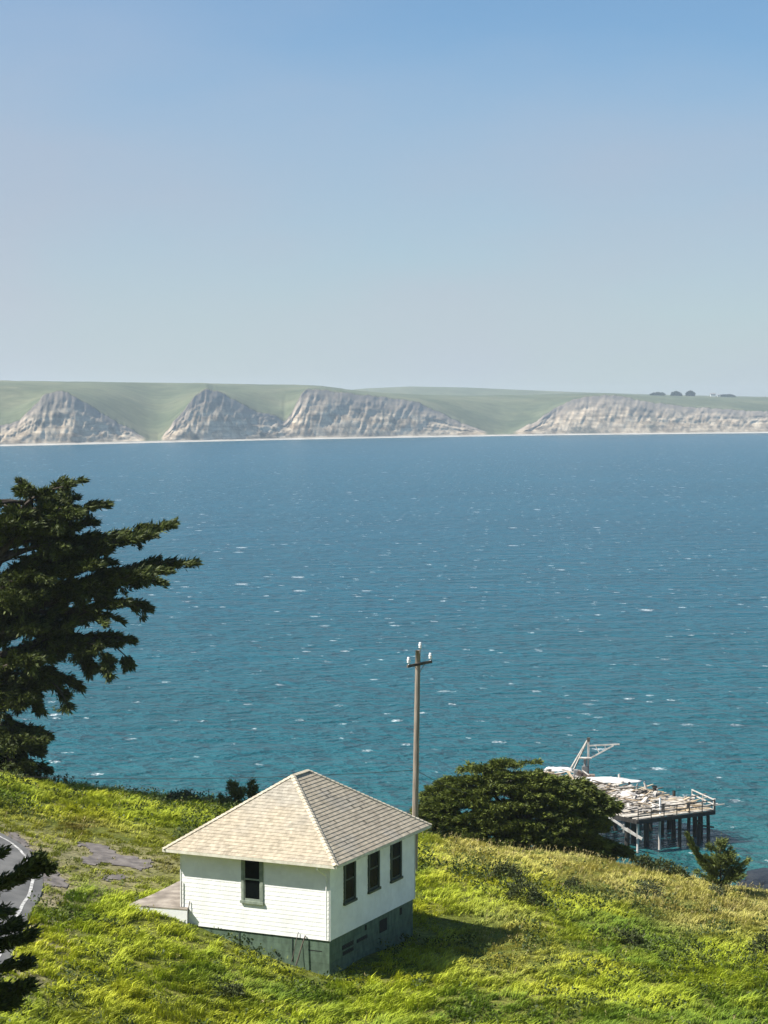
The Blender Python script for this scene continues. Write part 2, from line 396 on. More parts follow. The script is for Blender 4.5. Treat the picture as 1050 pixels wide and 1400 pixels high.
def window(origin, along, out, w0, w1, light):
    P = lambda x, z, d: origin + along * x + uz * z + out * d
    f = MB(); tw = .11; d = .055
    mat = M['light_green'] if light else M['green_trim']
    f.box(P(w0, WZ0 + .1, 0), along * tw, out * d, uz * (WZ1 - WZ0 - .1)); f.box(P(w1 - tw, WZ0 + .1, 0), along * tw, out * d, uz * (WZ1 - WZ0 - .1))
    f.box(P(w0 + tw, WZ1 - tw, 0), along * (w1 - w0 - 2 * tw), out * d, uz * tw)
    win = f.build('window', mat, house)
    s = MB(); s.box(P(w0 - .03, WZ0, 0), along * (w1 - w0 + .06), out * .1, uz * .1); s.build('sill', mat, win)
    zm = (WZ0 + WZ1) / 2 + .02; a0, a1 = w0 + tw, w1 - tw
    lo = MB(); sw = .05
    lo.box(P(a0, WZ0 + .1, 0), along * (a1 - a0), out * .03, uz * .09); lo.box(P(a0, zm - .03, 0), along * (a1 - a0), out * .035, uz * .06)
    for x in (a0, a1 - sw): lo.box(P(x, WZ0 + .19, 0), along * sw, out * .03, uz * (zm - .03 - WZ0 - .19))
    lo.build('lower_sash', mat, win)
    up = MB()
    for x in (a0, a1 - sw): up.box(P(x, zm + .03, 0), along * sw, out * .042, uz * (WZ1 - tw - zm - .03))
    up.box(P(a0 + sw, WZ1 - tw - .06, 0), along * (a1 - a0 - 2 * sw), out * .042, uz * .06)
    up.build('upper_sash', mat, win)
    g = MB(); g.box(P(a0, WZ0 + .15, .002), along * (a1 - a0), out * .012, uz * (zm - WZ0 - .15)); g.box(P(a0, zm, .002), along * (a1 - a0), out * .02, uz * (WZ1 - tw - zm)); g.build('pane', M['glass'], win)
for a, b_ in LWIN: window(hp(0, 0, 0), u1, -u2, a, b_, True)
for a, b_ in RWIN: window(hp(0, 0, 0), u2, -u1, a, b_, False)

# hip roof of single shingles
SL = (WL / 2 + OV); HR = SL * math.tan(RP); EW, ED = WL + 2 * OV, WR + 2 * OV
def rp(a, b, z): return hp(a, b, HW + z)
E0 = (-OV, -OV); rf = MB()
core = [rp(-OV, -OV, 0), rp(WL + OV, -OV, 0), rp(WL + OV, WR + OV, 0), rp(-OV, WR + OV, 0), rp(WL / 2, -OV + SL, HR), rp(WL / 2, WR + OV - SL, HR)]
rf.add(core, [(0, 1, 4), (1, 2, 5, 4), (2, 3, 5), (3, 0, 4, 5), (3, 2, 1, 0)], (.3, .27, .22))
slope_len = SL / math.cos(RP); nc = 26; cs = slope_len / nc
def roof_face(corner, along, inw, W, tri, seed, kind):
    rn = random.Random(seed); up = inw * math.cos(RP) + uz * math.sin(RP); nn = uz * math.cos(RP) - inw * math.sin(RP)
    for k in range(nc):
        s0, s1 = k * cs, min((k + 1.0) * cs + .03, slope_len); h0 = k * cs * math.cos(RP); h1 = s1 * math.cos(RP)
        L0, L1 = h0, W - h0; U0, U1 = min(h1, W / 2), max(W - h1, W / 2)
        if not tri: U0, U1 = h1, W - h1
        x = L0 - rn.uniform(0, .1)
        while x < L1:
            w = rn.uniform(.08, .15); xa, xb = max(x, L0), min(x + w, L1); x += w
            if xb - xa < .01: continue
            ya, yb = min(max(xa, U0), U1), min(max(xb - .004, U0), U1); xb2 = xb - .004
            gx_ = (xa + xb) / 2; v = vnoise(gx_ * .9 + seed * 9, s0 * 1.3, 4); g = vnoise(gx_ * 3 + seed * 9, s0 * 3, 3)
            grey = float(sstep(.32, .7, v * .6 + .35 * s0 / slope_len)) if kind == 'L' else float(sstep(.5, .7, v)) * .6
            tint = np.array([.4, .345, .26]) * (1 - grey) + np.array([.345, .315, .26]) * grey
            tint = tint * rn.uniform(.92, 1.07) * (1 - .16 * float(sstep(.6, .75, g)))
            if kind == 'R' and rn.random() < .03 * float(sstep(.5, .6, v)) + .002: tint = tint * .4
            t0 = .024 + rn.uniform(-.002, .003); t1 = .006; ds = rn.uniform(-.003, .003)
            o = lambda xx, ss, tt: corner + along * xx + up * ss + nn * tt
            rf.hexa([o(xa, s0 + ds, 0), o(xb2, s0 + ds, 0), o(yb, s1, 0), o(ya, s1, 0), o(xa, s0 + ds, t0), o(xb2, s0 + ds, t0), o(yb, s1, t1), o(ya, s1, t1)], tuple(tint))
roof_face(rp(-OV, -OV, 0), u1, u2, EW, True, 1, 'L'); roof_face(rp(-OV, -OV, 0), u2, u1, ED, False, 2, 'R')
roof_face(rp(WL + OV, -OV, 0), u2, -u1, ED, False, 3, 'R'); roof_face(rp(-OV, WR + OV, 0), u1, -u2, EW, True, 4, 'L')
roof = rf.build('roof', M['roof'], house)
def capline(a, b_):
    q = MB(); n = int(np.linalg.norm(b_ - a) / .2); d = (b_ - a) / n; side = np.cross(d, uz); side /= np.linalg.norm(side); upv = np.cross(side, d); upv /= np.linalg.norm(upv)
    for k in range(n):
        t = random.uniform(.85, 1.1); p = a + d * k
        for sg in (-1, 1):
            s_ = (side * sg - upv * .42); s_ = s_ / np.linalg.norm(s_) * .12
            q.hexa([p + upv * .02, p + d + upv * .02, p + d + s_ + upv * .02, p + s_ + upv * .02, p + upv * .065, p + d + upv * .045, p + d + s_ + upv * .045, p + s_ + upv * .065], (.5 * t, .44 * t, .34 * t))
    q.build('ridge_cap', M['roof'], roof)
for a, b_ in [(0, 4), (1, 4), (2, 5), (3, 5), (4, 5)]: capline(core[a], core[b_])
# fascia and soffit board along the eaves
fa = MB(); t_ = .022; hb = .11
for (o, al, ln, out) in [((-OV, -OV), u1, EW, -u2), ((-OV, -OV), u2, ED, -u1), ((WL + OV, -OV), u2, ED, u1), ((-OV, WR + OV), u1, EW, u2)]:
    p = rp(*o, -hb + .005); e_ = t_ if al is u1 else 0
    fa.box(p - al * e_, al * (ln + 2 * e_), out * t_, uz * hb)
fa.build('fascia', M['trim'], house)
so = MB(); so.box(rp(-OV, -OV, -.03), u1 * EW, u2 * ED, uz * .026); so.build('soffit', M['white'], house)
# downspout at the near corner, and the vent pipe at the far-left corner
q = MB(); q.tube([hp(.32, -OV + .03, HW - .06), hp(.3, -OV + .05, HW - .2), hp(.12, -.1, HW - .5), hp(.1, -.085, HW - .62), hp(.1, -.085, .05)], .03, 8); q.build('downspout', M['white'], house)
q = MB(); q.tube([hp(WL - .05, -.07, HW - 1.3), hp(WL - .05, -.07, -.2)], .022, 8); q.build('corner_pipe', M['metal'], house)

# concrete porch slab at the far-left side
pz = 32.42
top = [atz(*p, pz) for p in [(177, 1237), (256, 1243), (268, 1212), (246, 1204), (228, 1213), (210, 1222), (196, 1228), (186, 1231)]]
porch = thing('concrete_porch', (top[0] + top[2]) / 2 - uz * .8, 'bare concrete slab with a whitewashed edge beside the cottage', 'porch')
q = MB(); nn_ = len(top); lo_ = [p - uz * .05 for p in top]
q.add(top + lo_, [tuple(range(nn_))] + [(i, i + nn_, (i + 1) % nn_ + nn_, (i + 1) % nn_) for i in range(nn_)]); q.build('slab', M['concrete'], porch)
q = MB(); c_ = sum(top) / nn_; up_ = [c_ + (p - c_) * .995 - uz * .05 for p in top]; dn_ = [p - uz * 1.3 for p in up_]
q.add(up_ + dn_, [(i, i + nn_, (i + 1) % nn_ + nn_, (i + 1) % nn_) for i in range(nn_)]); q.build('retaining_edge', M['whitewash'], porch)

# two poles leaning on the front wall, a stub pipe at the left
def stick(a, b_, r, label):
    q = MB(); n = [a + (b_ - a) * t + np.array([.01 * math.sin(t * 7), 0, 0]) for t in np.linspace(0, 1, 6)]
    q.tube(n, [r, r, r * .95, r * .9, r * .9, r * .85], 7); o = q.build('leaning_stick', M['darkrail'], None); tag(o, label, 'stick', 'sticks against the cottage wall')
stick(hp(1.3, -.3, -1.0), hp(1.02, -.05, .12), .03, 'thicker dark stick leaning on the green foundation')
stick(hp(1.5, -.28, -.9), hp(1.32, -.05, .22), .014, 'thin dark stick leaning on the green foundation')
stick(hp(6.18, -.2, -.25), hp(6.1, -.05, .95), .02, 'short stub stick standing at the left end of the white wall')

# ------------------------------------------------------------------ utility pole
pb = hit(566, 1192); pY = pb[1]
ptop = at(571.5, 889, pY)
pole = thing('utility_pole', pb, 'weathered wooden utility pole with three white insulators behind the cottage', 'utility pole')
q = MB(); pts = [pb - uz * .5 + (ptop - pb + uz * .5) * t for t in np.linspace(0, 1, 12)]
q.tube(pts, [.155 - .04 * t for t in np.linspace(0, 1, 12)], 12); q.build('pole', M['pole'], pole, True)
ca, cb = at(557, 911, pY - .5), at(590, 904.5, pY + .35)
q = MB(); q.bar(ca, cb, .1, .12); q.build('crossarm', M['darkrail'], pole)
mid = (ca + cb) / 2
for e_ in (.3, .7):
    q = MB(); q.bar(ca + (cb - ca) * e_ - uz * .06, mid - uz * .42, .03, .02); q.build('arm_brace', M['metal'], pole)
def insulator(base, h=.3):
    q = MB(); prof = [(.02, 0), (.02, .06), (.065, .07), (.07, .11), (.05, .13), (.07, .15), (.075, .2), (.05, .22), (.06, .25), (.05, .29), (.015, .3)]
    q.tube([base + uz * z_ * h / .3 for r_, z_ in prof], [r_ * 1.15 for r_, z_ in prof], 12); q.build('insulator', M['porcelain'], pole, True)
insulator(ca + (cb - ca) * .05 + uz * .06, .36); insulator(ca + (cb - ca) * .95 + uz * .06, .36)
q = MB(); q.bar(ptop - uz * .15 + np.array([.08, -.1, 0]), ptop + np.array([.1, -.12, .06]), .05, .05); q.build('top_pin', M['metal'], pole)
insulator(ptop + np.array([.1, -.12, .03]), .36)
def wire(a, b_, sag, label):
    q = MB(); q.tube([a + (b_ - a) * t - uz * sag * 4 * t * (1 - t) for t in np.linspace(0, 1, 24)], .014, 5)
    tag(q.build('overhead_wire', M['wire'], None), label, 'wire')
wire(at(566, 1053, pY), at(-60, 1058, pY + 6), .32, 'thin dark wire strung low from the utility pole toward the tall cypress')
wire(at(569, 1053, pY), at(640, 1085, pY + 6), .1, 'short thin wire running down from the utility pole into the round cypress')

# ------------------------------------------------------------------ foliage tools
def nrm(v): return v / np.maximum(np.linalg.norm(v, axis=-1, keepdims=True), 1e-9)
def leaves(P, D, Ln, W, col):
    n = len(P); r = rng.normal(size=(n, 3)); S = nrm(np.cross(D, r)); Ln = np.asarray(Ln).reshape(-1, 1) * np.ones((n, 1)); W = np.asarray(W).reshape(-1, 1) * np.ones((n, 1))
    V = np.stack([P, P + D * Ln * .45 + S * W, P + D * Ln, P + D * Ln * .45 - S * W], 1)
    return V.reshape(-1, 3), np.repeat(col, 4, 0)
class Fol:
    def __init__(s): s.V = []; s.C = []
    def add(s, P, D, Ln, W, col):
        v, c = leaves(P, D, Ln, W, col); s.V.append(v); s.C.append(c)
    def tufts(s, Cn, Dm, k, Ln, W, spread, colA, colB, upb=.15, jit=.08):
        n = len(Cn); P = np.repeat(Cn, k, 0) + rng.normal(size=(n * k, 3)) * jit
        D = nrm(np.repeat(Dm, k, 0) + rng.normal(size=(n * k, 3)) * spread + np.array([0, 0, upb]))
        t = np.repeat(rng.random((n, 1)), k, 0) * .6 + rng.random((n * k, 1)) * .4
        col = np.array(colA) * (1 - t) + np.array(colB) * t
        s.add(P, D, Ln * rng.uniform(.6, 1.25, n * k), W * rng.uniform(.7, 1.3, n * k), col)
    def pad(s, c, d, Lp, Wp, Tp, n, k=7, leaf=.34, lw=.055, colA=(.035, .05, .012), colB=(.085, .1, .026), droop=0):
        """flat spray of cypress foliage: narrow at tip and root, ragged, domed on top"""
        d = nrm(np.asarray(d, float)); side = nrm(np.cross(d, uz)); upv = np.cross(side, d)
        t = rng.random(n) ** .85; w = np.sin(np.clip(t * .93 + .07, 0, 1) * math.pi) ** .8
        l = rng.normal(size=n) * .42 * w
        l2 = np.round(l * 3 + rng.normal(size=n) * .25) / 3
        P = np.asarray(c) + d * (t * Lp)[:, None] + side * (l2 * Wp)[:, None] + upv * (rng.normal(size=n) * Tp * w + Tp * (1 - (2 * l2) ** 2) * .4)[:, None]
        P[:, 2] -= droop * t ** 2 * Lp
        Dm = nrm(d * 1.0 + side * (l2 * 1.6)[:, None] - uz * droop * t[:, None])
        s.tufts(P, Dm, k, leaf, lw, .33, colA, colB, upb=.1, jit=.05)
    def build(s, name, parent=None, mat=None):
        V = np.concatenate(s.V); Cc = np.concatenate(s.C)
        return npmesh(name, V, np.arange(len(V)), 4, mat or M['leaf'], parent, Cc)

# tall wind-bent cypress at the left
TY = 109.0
tl = thing('cypress_tree', (at(-70, 1100, TY)[0], TY, float(tz(at(-70, 1100, TY)[0], TY))), 'tall wind-bent cypress with layered dark limbs rising at the left edge', 'tree')
tb = ORG[tl.name]
q = MB()
trunk = smooth_line([tb - uz * .6, at(-75, 1030, TY), at(-55, 950, TY + .3), at(-40, 870, TY), at(-15, 780, TY + .2), at(20, 710, TY), at(50, 668, TY)], 24)
q.tube(trunk, list(np.linspace(.5, .04, 24)), 10)
fo = Fol()
DK = dict(colA=(.01, .019, .005), colB=(.1, .128, .022))
mains = [([(50, 715), (64, 690), (90, 686)], .8), ([(35, 730), (30, 705), (12, 694)], .9), ([(0, 750), (30, 722), (60, 716)], 1.1), ([(100, 838), (150, 822), (196, 826)], .6), ([(0, 760), (80, 742), (128, 738)], 1.1), ([(20, 800), (90, 778), (150, 768)], 1.1), ([(10, 740), (70, 726), (118, 716)], 1.1), ([(20, 835), (100, 800), (170, 790)], 1.0), ([(25, 700), (50, 676), (78, 663), (112, 657)], .62), ([(45, 690), (36, 666), (24, 658)], .5), ([(40, 690), (10, 682), (-30, 690), (-70, 700)], .7), ([(-10, 750), (55, 712), (100, 698), (142, 690)], 1.), ([(30, 705), (60, 686), (98, 682)], .55),
         ([(-20, 810), (60, 765), (140, 745), (190, 730), (236, 717)], 1.25), ([(-20, 860), (70, 820), (130, 800), (200, 772), (264, 769)], 1.3),
         ([(-30, 910), (60, 872), (110, 838), (160, 818), (208, 834)], .8), ([(-40, 930), (60, 878), (120, 876), (165, 878), (176, 910)], 1.1), ([(20, 890), (90, 880), (150, 868), (178, 876)], .8),
         ([(-40, 950), (40, 912), (95, 925), (118, 955)], .85), ([(-50, 945), (0, 925), (40, 950), (48, 962)], 1.), ([(-60, 1010), (0, 985), (40, 998), (74, 1010)], .9), ([(-60, 1040), (0, 1020), (35, 1038), (58, 1050)], .9),
         ([(-60, 1070), (10, 1060), (50, 1068), (80, 1078)], .8), ([(-40, 830), (20, 780), (60, 770), (90, 775)], 1.4), ([(-40, 860), (10, 800), (45, 782), (78, 782)], 1.2),
         ([(-60, 760), (-20, 735), (20, 715), (42, 706)], 1.4), ([(-60, 840), (-10, 820), (30, 812), (70, 806)], 1.5), ([(-60, 900), (-10, 868), (30, 852), (72, 846)], 1.4), ([(-60, 960), (0, 905), (40, 890), (80, 884)], 1.4), ([(-60, 980), (-20, 955), (20, 945), (50, 938)], 1.3), ([(-70, 1020), (-20, 1000), (20, 1010), (44, 1022)], 1.3), ([(-70, 1060), (-20, 1040), (10, 1048), (40, 1062)], 1.3), ([(-40, 780), (-80, 750), (-130, 740)], 1.3), ([(-50, 850), (-100, 820), (-170, 810)], 1.4), ([(-60, 930), (-120, 900), (-190, 890)], 1.3), ([(-65, 1000), (-120, 980), (-180, 985)], 1.2)]
for mi, (pl, sc) in enumerate(mains):
    for rep in range(3):
        dy = [0, rng.uniform(1.2, 2.8), rng.uniform(-2.8, -1.2)][rep]; sh = [1, rng.uniform(.72, .9), rng.uniform(.72, .9)][rep]
        pts = []
        n0 = len(pl)
        for i, p in enumerate(pl):
            f = i / (n0 - 1); pp = np.array(pl[0]) + (np.array(p) - pl[0]) * sh
            pts.append(at(pp[0], pp[1] + (rep > 0) * rng.uniform(-6, 10), TY + dy * f))
        P = smooth_line(pts, 18)
        k0 = np.argmin(np.linalg.norm(trunk - P[0], axis=1))
        q.tube([trunk[max(k0 - 2, 0)], *P[::2], P[-1]], list(np.linspace(.17 * sc, .015, 11)), 6)
        seg = P[-1] - P[0]; Lb = np.linalg.norm(np.diff(P, axis=0), axis=1).sum()
        np_ = int(Lb * 1.95 * sc) + 4
        for j in range(np_):
            t = rng.uniform(.28, 1) ** .8; i = min(int(t * 17), 16); tang = nrm(P[i + 1] - P[i])
            side = nrm(np.cross(tang, uz)) * rng.choice([-1, 1])
            d = nrm(tang * rng.uniform(.6, 1.2) + side * rng.uniform(.0, 1.1) + uz * rng.uniform(-.12, .22))
            Lp = rng.uniform(.6, 1.3) * sc * (1.35 - .85 * t)
            if t > .93: d = tang; 
            start = P[i] + rng.normal(size=3) * np.array([.12, .35, .26 * (1.15 - t)]) * sc
            over = np.linalg.norm(P[-1] - start)
            if t > .8: Lp = min(Lp, over + .35)
            fo.pad(start, d, Lp, min(.5 * Lp, .6), .04 * sc, int(20 * sc * Lp) + 7, 8, .36, .04, droop=rng.uniform(0, .2), **DK)
            if rng.random() < .13:   # hanging sprays under the limb
                fo.pad(start - uz * .1, nrm(np.array([rng.normal() * .3, rng.normal() * .3, -1])), rng.uniform(.4, .9), .3, .1, 12, 8, .28, .036, **DK)
q.build('trunk', M['bark'], tl, True)
fo.build('crown', tl)

# nearer cypress whose branch tips reach in at the lower left
NY = 45.0; nbx = -13.0
nb = np.array([nbx, NY, float(tz(nbx, NY))])
tn = thing('cypress_tree', nb, 'nearer cypress reaching dark branch tips over the road at lower left', 'tree')
q = MB(); fo = Fol()
ntrunk = smooth_line([nb - uz * .4, nb + (.2, 0, 3), nb + (-.2, .2, 7), nb + (.1, 0, 11.5)], 14); q.tube(ntrunk, list(np.linspace(.4, .06, 14)), 9)
nm = [[(-330, 1270), (-120, 1245), (-10, 1218), (35, 1190), (60, 1172)], [(-330, 1280), (-120, 1240), (0, 1212), (40, 1196), (78, 1184)], [(-330, 1260), (-150, 1200), (-40, 1178), (2, 1165)], [(-330, 1330), (-120, 1305), (-20, 1296), (42, 1284)],
      [(-330, 1350), (-100, 1338), (-10, 1330), (38, 1318)], [(-330, 1385), (-120, 1375), (-20, 1362), (38, 1350)], [(-330, 1400), (-100, 1390), (-10, 1378), (18, 1370)], [(-330, 1280), (-100, 1250), (-20, 1250), (8, 1246)], [(-330, 1300), (-90, 1290), (-10, 1276), (22, 1268)]]
for pl in nm:
    P = smooth_line([at(p[0], p[1], NY + rng.uniform(-.2, .2)) for p in pl], 20); q.tube(P, list(np.linspace(.07, .008, 20)), 6)
    for j in range(22):
        t = rng.uniform(.35, 1) ** .7; i = min(int(t * 19), 18); tang = nrm(P[i + 1] - P[i]); side = nrm(np.cross(tang, uz)) * rng.choice([-1, 1])
        d = nrm(tang + side * rng.uniform(0, .8) + uz * rng.uniform(-.1, .3)); Lp = rng.uniform(.25, .55) * (1.2 - .5 * t)
        if t > .85: Lp = min(Lp, np.linalg.norm(P[-1] - P[i]) + .15)
        fo.pad(P[i], d, Lp, .3 * Lp, .02, int(44 * Lp) + 6, 6, .19, .026, **DK)
for j in range(150):   # the crown that shades them, outside the frame
    a = rng.uniform(0, 2 * math.pi); r_ = rng.uniform(.6, 3.6); zz = rng.uniform(2.2, 12.0); r_ *= 1.2 - zz / 16
    c0 = nb + np.array([math.cos(a) * r_ * .55 - 1.0, math.sin(a) * r_, zz]); d = np.array([math.cos(a), math.sin(a), .15])
    fo.pad(c0, d, 1.6, 1.0, .15, 50, 7, .26, .04, **DK)
q.build('trunk', M['bark'], tn, True); fo.build('crown', tn)

# broad round cypress behind the crest
BY = 116.0
def dome(px):   # crown top outline in the photograph, width per pixel column
    return np.interp(px, [560, 575, 590, 620, 650, 680, 720, 745, 765, 785, 805, 825, 838], [1110, 1092, 1062, 1047, 1043, 1036, 1033, 1042, 1056, 1073, 1086, 1102, 1122])
bb = np.array([at(705, 1165, BY)[0], BY, float(tz(at(705, 1165, BY)[0], BY))])
tr = thing('cypress_tree', bb, 'broad round dark cypress spreading on the crest between pole and pier', 'tree')
q = MB(); fo = Fol()
for k in range(9):
    a = 2 * math.pi * k / 9; e_ = at(585 + 225 * (k / 8), float(dome(585 + 225 * (k / 8))) + 40, BY + rng.uniform(-2, 2))
    q.tube([bb - uz * .4, bb + (e_ - bb) * .3 + uz * .8, bb + (e_ - bb) * .65 + uz * .5, e_], [.28, .2, .12, .03], 7)
q.build('trunk', M['bark'], tr, True)
for j in range(1750):
    px = rng.uniform(560, 828); t0 = float(dome(px)); lim = 1172
    lv = int(rng.integers(0, 10)); core_ = rng.random() < .3
    py = t0 + 7 + lv * 13.5 + (float(vnoise(px / 34 + lv * 7.3, lv * 1.7, 2)) - .5) * 26 + rng.normal() * 1.2
    if py > lim or py < t0 + 5 or (not core_ and float(vnoise(px / 20 + 40, lv * 2.9 + 3, 2)) < (.34 if lv > 1 else .15)): continue
    fx = (px - 697) / 140; fz = (lim - py) / (lim - 1034)
    half = 3.8 * math.sqrt(max(0.1, 1 - fx * fx * .95 - fz * fz * .8))
    dyy = half * (rng.uniform(-.2, .6) if core_ else 1 - .4 * rng.random() ** 2) * (-1 if rng.random() < .75 else 1)
    c0 = at(px, py, BY + dyy)
    d = nrm(np.array([fx * 1.6 + rng.normal() * .5, dyy / 4.5 + rng.normal() * .35, rng.uniform(-.02, .16)])); Lp = rng.uniform(.9, 1.7)
    c0 = c0 - d * Lp * .75
    fo.pad(c0, d, Lp, min(.42 * Lp, .55), .028, int(30 * Lp), 7, .25, .03, colA=(.013, .026, .006), colB=(.2, .24, .04), droop=rng.uniform(-.04, .1))
for (pl) in [[(790, 1140), (815, 1150), (838, 1155), (852, 1162)], [(780, 1150), (800, 1160), (822, 1166)], [(800, 1090), (815, 1092), (828, 1096)], [(770, 1075), (790, 1074), (802, 1078)]]:
    P = smooth_line([at(p[0], p[1], BY - 1) for p in pl], 10)
    for i in range(9):
        for r_ in range(3): fo.pad(P[i] + rng.normal(size=3) * .1, P[i + 1] - P[i] + rng.normal(size=3) * .02, .8, .35, .05, 20, 8, .32, .036, colA=(.013, .026, .006), colB=(.15, .18, .032), droop=.2)
fo.build('crown', tr)

# young cypress at the right: layered upright sprays
def young_tree(px, pyb, pyt, wpx, label, Y=None, name='young_cypress', lean=0, n=1.0, group=None, colA=(.045, .065, .016), colB=(.16, .19, .045), extra=()):
    b0 = hit(px, pyb) if Y is None else at(px, pyb, Y)
    Y = b0[1]; tp = at(px + lean, pyt, Y); Ht = tp[2] - b0[2]; Wd = wpx / F * Y
    o = thing(name, b0, label, 'tree', group); q = MB(); fo = Fol()
    tk = [b0 - uz * .2 + (tp - b0 + uz * .2) * t for t in np.linspace(0, 1, 8)]; q.tube(tk, list(np.linspace(.03 * Ht, .006, 8)), 7)
    tips = []
    for j in range(int(26 * n)):
        t = rng.uniform(.05, .97); a = rng.uniform(0, 2 * math.pi); r_ = Wd / 2 * (1 - t) ** .7 * rng.uniform(.6, 1.1) + .06
        c0 = b0 + (tp - b0) * t; d = np.array([math.cos(a), math.sin(a) * .8, rng.uniform(.25, .6)]); tips.append((c0, d, r_))
    for (ex, ey) in extra:
        e_ = at(ex, ey, Y); c0 = b0 + (tp - b0) * .12; tips += [(c0, e_ - c0, np.linalg.norm(e_ - c0))] * 2
    for c0, d, r_ in tips:
        d = nrm(d); e_ = c0 + d * r_; q.tube([c0, (c0 + e_) / 2 - uz * .03, e_], [.014, .009, .004], 5)
        fo.pad(c0 + d * r_ * .12, d, r_ * .9, .33 * min(r_, .7), .025, int(20 * r_) + 6, 7, .22, .025, colA=colA, colB=colB, droop=-.12)
    fo.tufts(b0 + (tp - b0) * np.linspace(.5, 1, 14)[:, None], np.tile(uz, (14, 1)), 7, .2, .02, .5, colA, colB)
    q.build('trunk', M['bark'], o, True); fo.build('crown', o)
young_tree(985, 1216, 1148, 84, 'young bright green cypress alone on the crest right of the pier', n=1.6, extra=[(940, 1150), (945, 1163), (952, 1172), (1022, 1182), (1015, 1194)])
young_tree(320, 1112, 1071, 48, 'young dark cypress with a pointed top above the left roof slope', Y=110, n=.9)
young_tree(345, 1105, 1069, 22, 'slim sapling top peeking over the roof beside the pointed young cypress', Y=111, n=.5)

def shrub(px, py, wpx, hpx, label, name='shrub', colA=(.03, .042, .012), colB=(.08, .095, .028), Y=None, n=1.0, leaf=.13, mat=None, twigs=True, group=None, cat='shrub', lift=0):
    b0 = hit(px, py) if Y is None else at(px, py, Y); Y = b0[1]; w = wpx / F * Y / 2; h = hpx / F * Y
    o = thing(name, b0, label, cat, group); q = MB(); fo = Fol()
    k = int(110 * n * max(w, .3)); a = rng.uniform(0, 2 * math.pi, k); el = rng.random(k) ** .8; rr_ = rng.uniform(.55, 1, k) ** .5
    lob = .75 + .5 * vnoise(a * 1.3 + px, el * 3)
    D = np.stack([np.cos(a) * np.sqrt(1 - el ** 2), np.sin(a) * np.sqrt(1 - el ** 2), el], 1)
    P = b0 + D * np.array([w, w * .9, h]) * (rr_ * lob)[:, None]
    fo.tufts(P, nrm(D * np.array([1, 1, 1.2]) + (.35, 0, 0)), 9, leaf, leaf * .28, .7, colA, colB, jit=.09)
    for j in range(9):
        e_ = P[j * (k // 9)]; q.tube([b0 - uz * .1, (b0 + e_) / 2 + uz * .05, e_], [.03, .018, .006], 5)
    q.build('stem', mat or M['bark'], o, True)
    if mat is None or twigs: fo.build('foliage', o)
    return o
shrub(245, 1100, 56, 15, 'low dark shrub on the left crest just left of the roof', Y=109, n=1.6)
# leafless grey shrub
g0 = at(272, 1102, 110.); gs = thing('dead_shrub', g0, 'leafless grey twiggy shrub on the left crest behind the roof', 'shrub'); q = MB()
for j in range(70):
    a = rng.uniform(0, 2 * math.pi); d = np.array([math.cos(a), math.sin(a), rng.uniform(.25, 1.2)]); d = nrm(d) * rng.uniform(.35, .75); m_ = g0 + d * .5 + rng.normal(size=3) * .05
    q.tube([g0, m_, g0 + d], [.02, .013, .004], 4); q.tube([m_, m_ + d * .4 + rng.normal(size=3) * .14], [.01, .003], 4)
q.build('twigs', M['grey_bark'], gs)
shrub(100, 1092, 26, 8, 'small dark shrub hugging the ridge right of the tall cypress', Y=107, n=1.5)
shrub(880, 1188, 26, 16, 'small curled shrub on the right crest under the pier', n=1.6, Y=None)
shrub(905, 1194, 42, 16, 'wider low shrub on the right crest left of the young cypress', n=1.5)
shrub(928, 1200, 24, 14, 'pale sprig shrub touching the left foot of the young cypress', n=1.2, colA=(.06, .08, .02), colB=(.14, .15, .05))
shrub(885, 1226, 46, 20, 'round grey green bush in the tan grass below the pier', n=1.2, colA=(.045, .06, .025), colB=(.1, .115, .05), leaf=.1)
shrub(784, 1216, 26, 12, 'small lone bush in the dry grass below the round cypress', n=1.4, colA=(.04, .055, .02), colB=(.09, .105, .045), leaf=.1)
shrub(978, 1224, 24, 12, 'grey green tuft bush at the right foot of the young cypress', n=1.2, colA=(.06, .075, .035), colB=(.13, .145, .07), leaf=.1)
shrub(690, 1205, 48, 22, 'dark tangled bush upper of two right of the cottage', n=1.5)
shrub(715, 1235, 56, 26, 'dark tangled bush lower of two right of the cottage', n=1.5)
shrub(1046, 1315, 44, 40, 'dark leafy bush cut off by the right edge of the picture', n=1.2)
shrub(860, 1290, 40, 14, 'small dark green bush in bright grass right of the shadow tip', n=1.3)
shrub(318, 1368, 34, 20, 'dark weedy bush in front of the cottage wall in the foreground grass', n=1.3)

# ------------------------------------------------------------------ grass
hc = hp(WL / 2, WR / 2, 0)
def in_house(x, y, mg=-.02):
    d = np.stack([x - HA[0], y - HA[1]], -1); a = d @ u1[:2]; b_ = d @ u2[:2]
    return (a > -mg) & (a < WL + mg) & (b_ > -mg) & (b_ < WR + mg)
porchP = np.array([p[:2] for p in top])
def free(x, y):
    k = ~in_house(x, y) & ~in_poly(x, y, porchP) & ~in_poly(x, y, ROAD)
    for P in PP:
        jx = (vnoise(x * 2.2, y * 2.2, 3) - .5) * .9; jy = (vnoise(x * 2.2 + 50, y * 2.2, 3) - .5) * .9
        k &= ~(in_poly(x + jx, y + jy, P) & (rng.random(x.shape) < .97))
    return k
def scatter(n, x0=-34, x1=36, y0=60, y1=128):
    x = rng.uniform(x0, x1, n); y = rng.uniform(y0, y1, n); z = tz(x, y); px, py = to_px(np.stack([x, y, z], -1))
    inf = (px > -40) & (px < 1090) & (py > 1040) & (py < 1425)
    k = (inf | (rng.random(n) < .3)) & free(x, y)
    return x[k], y[k], z[k], px[k], py[k]
x, y, z, px, py = scatter(210000)
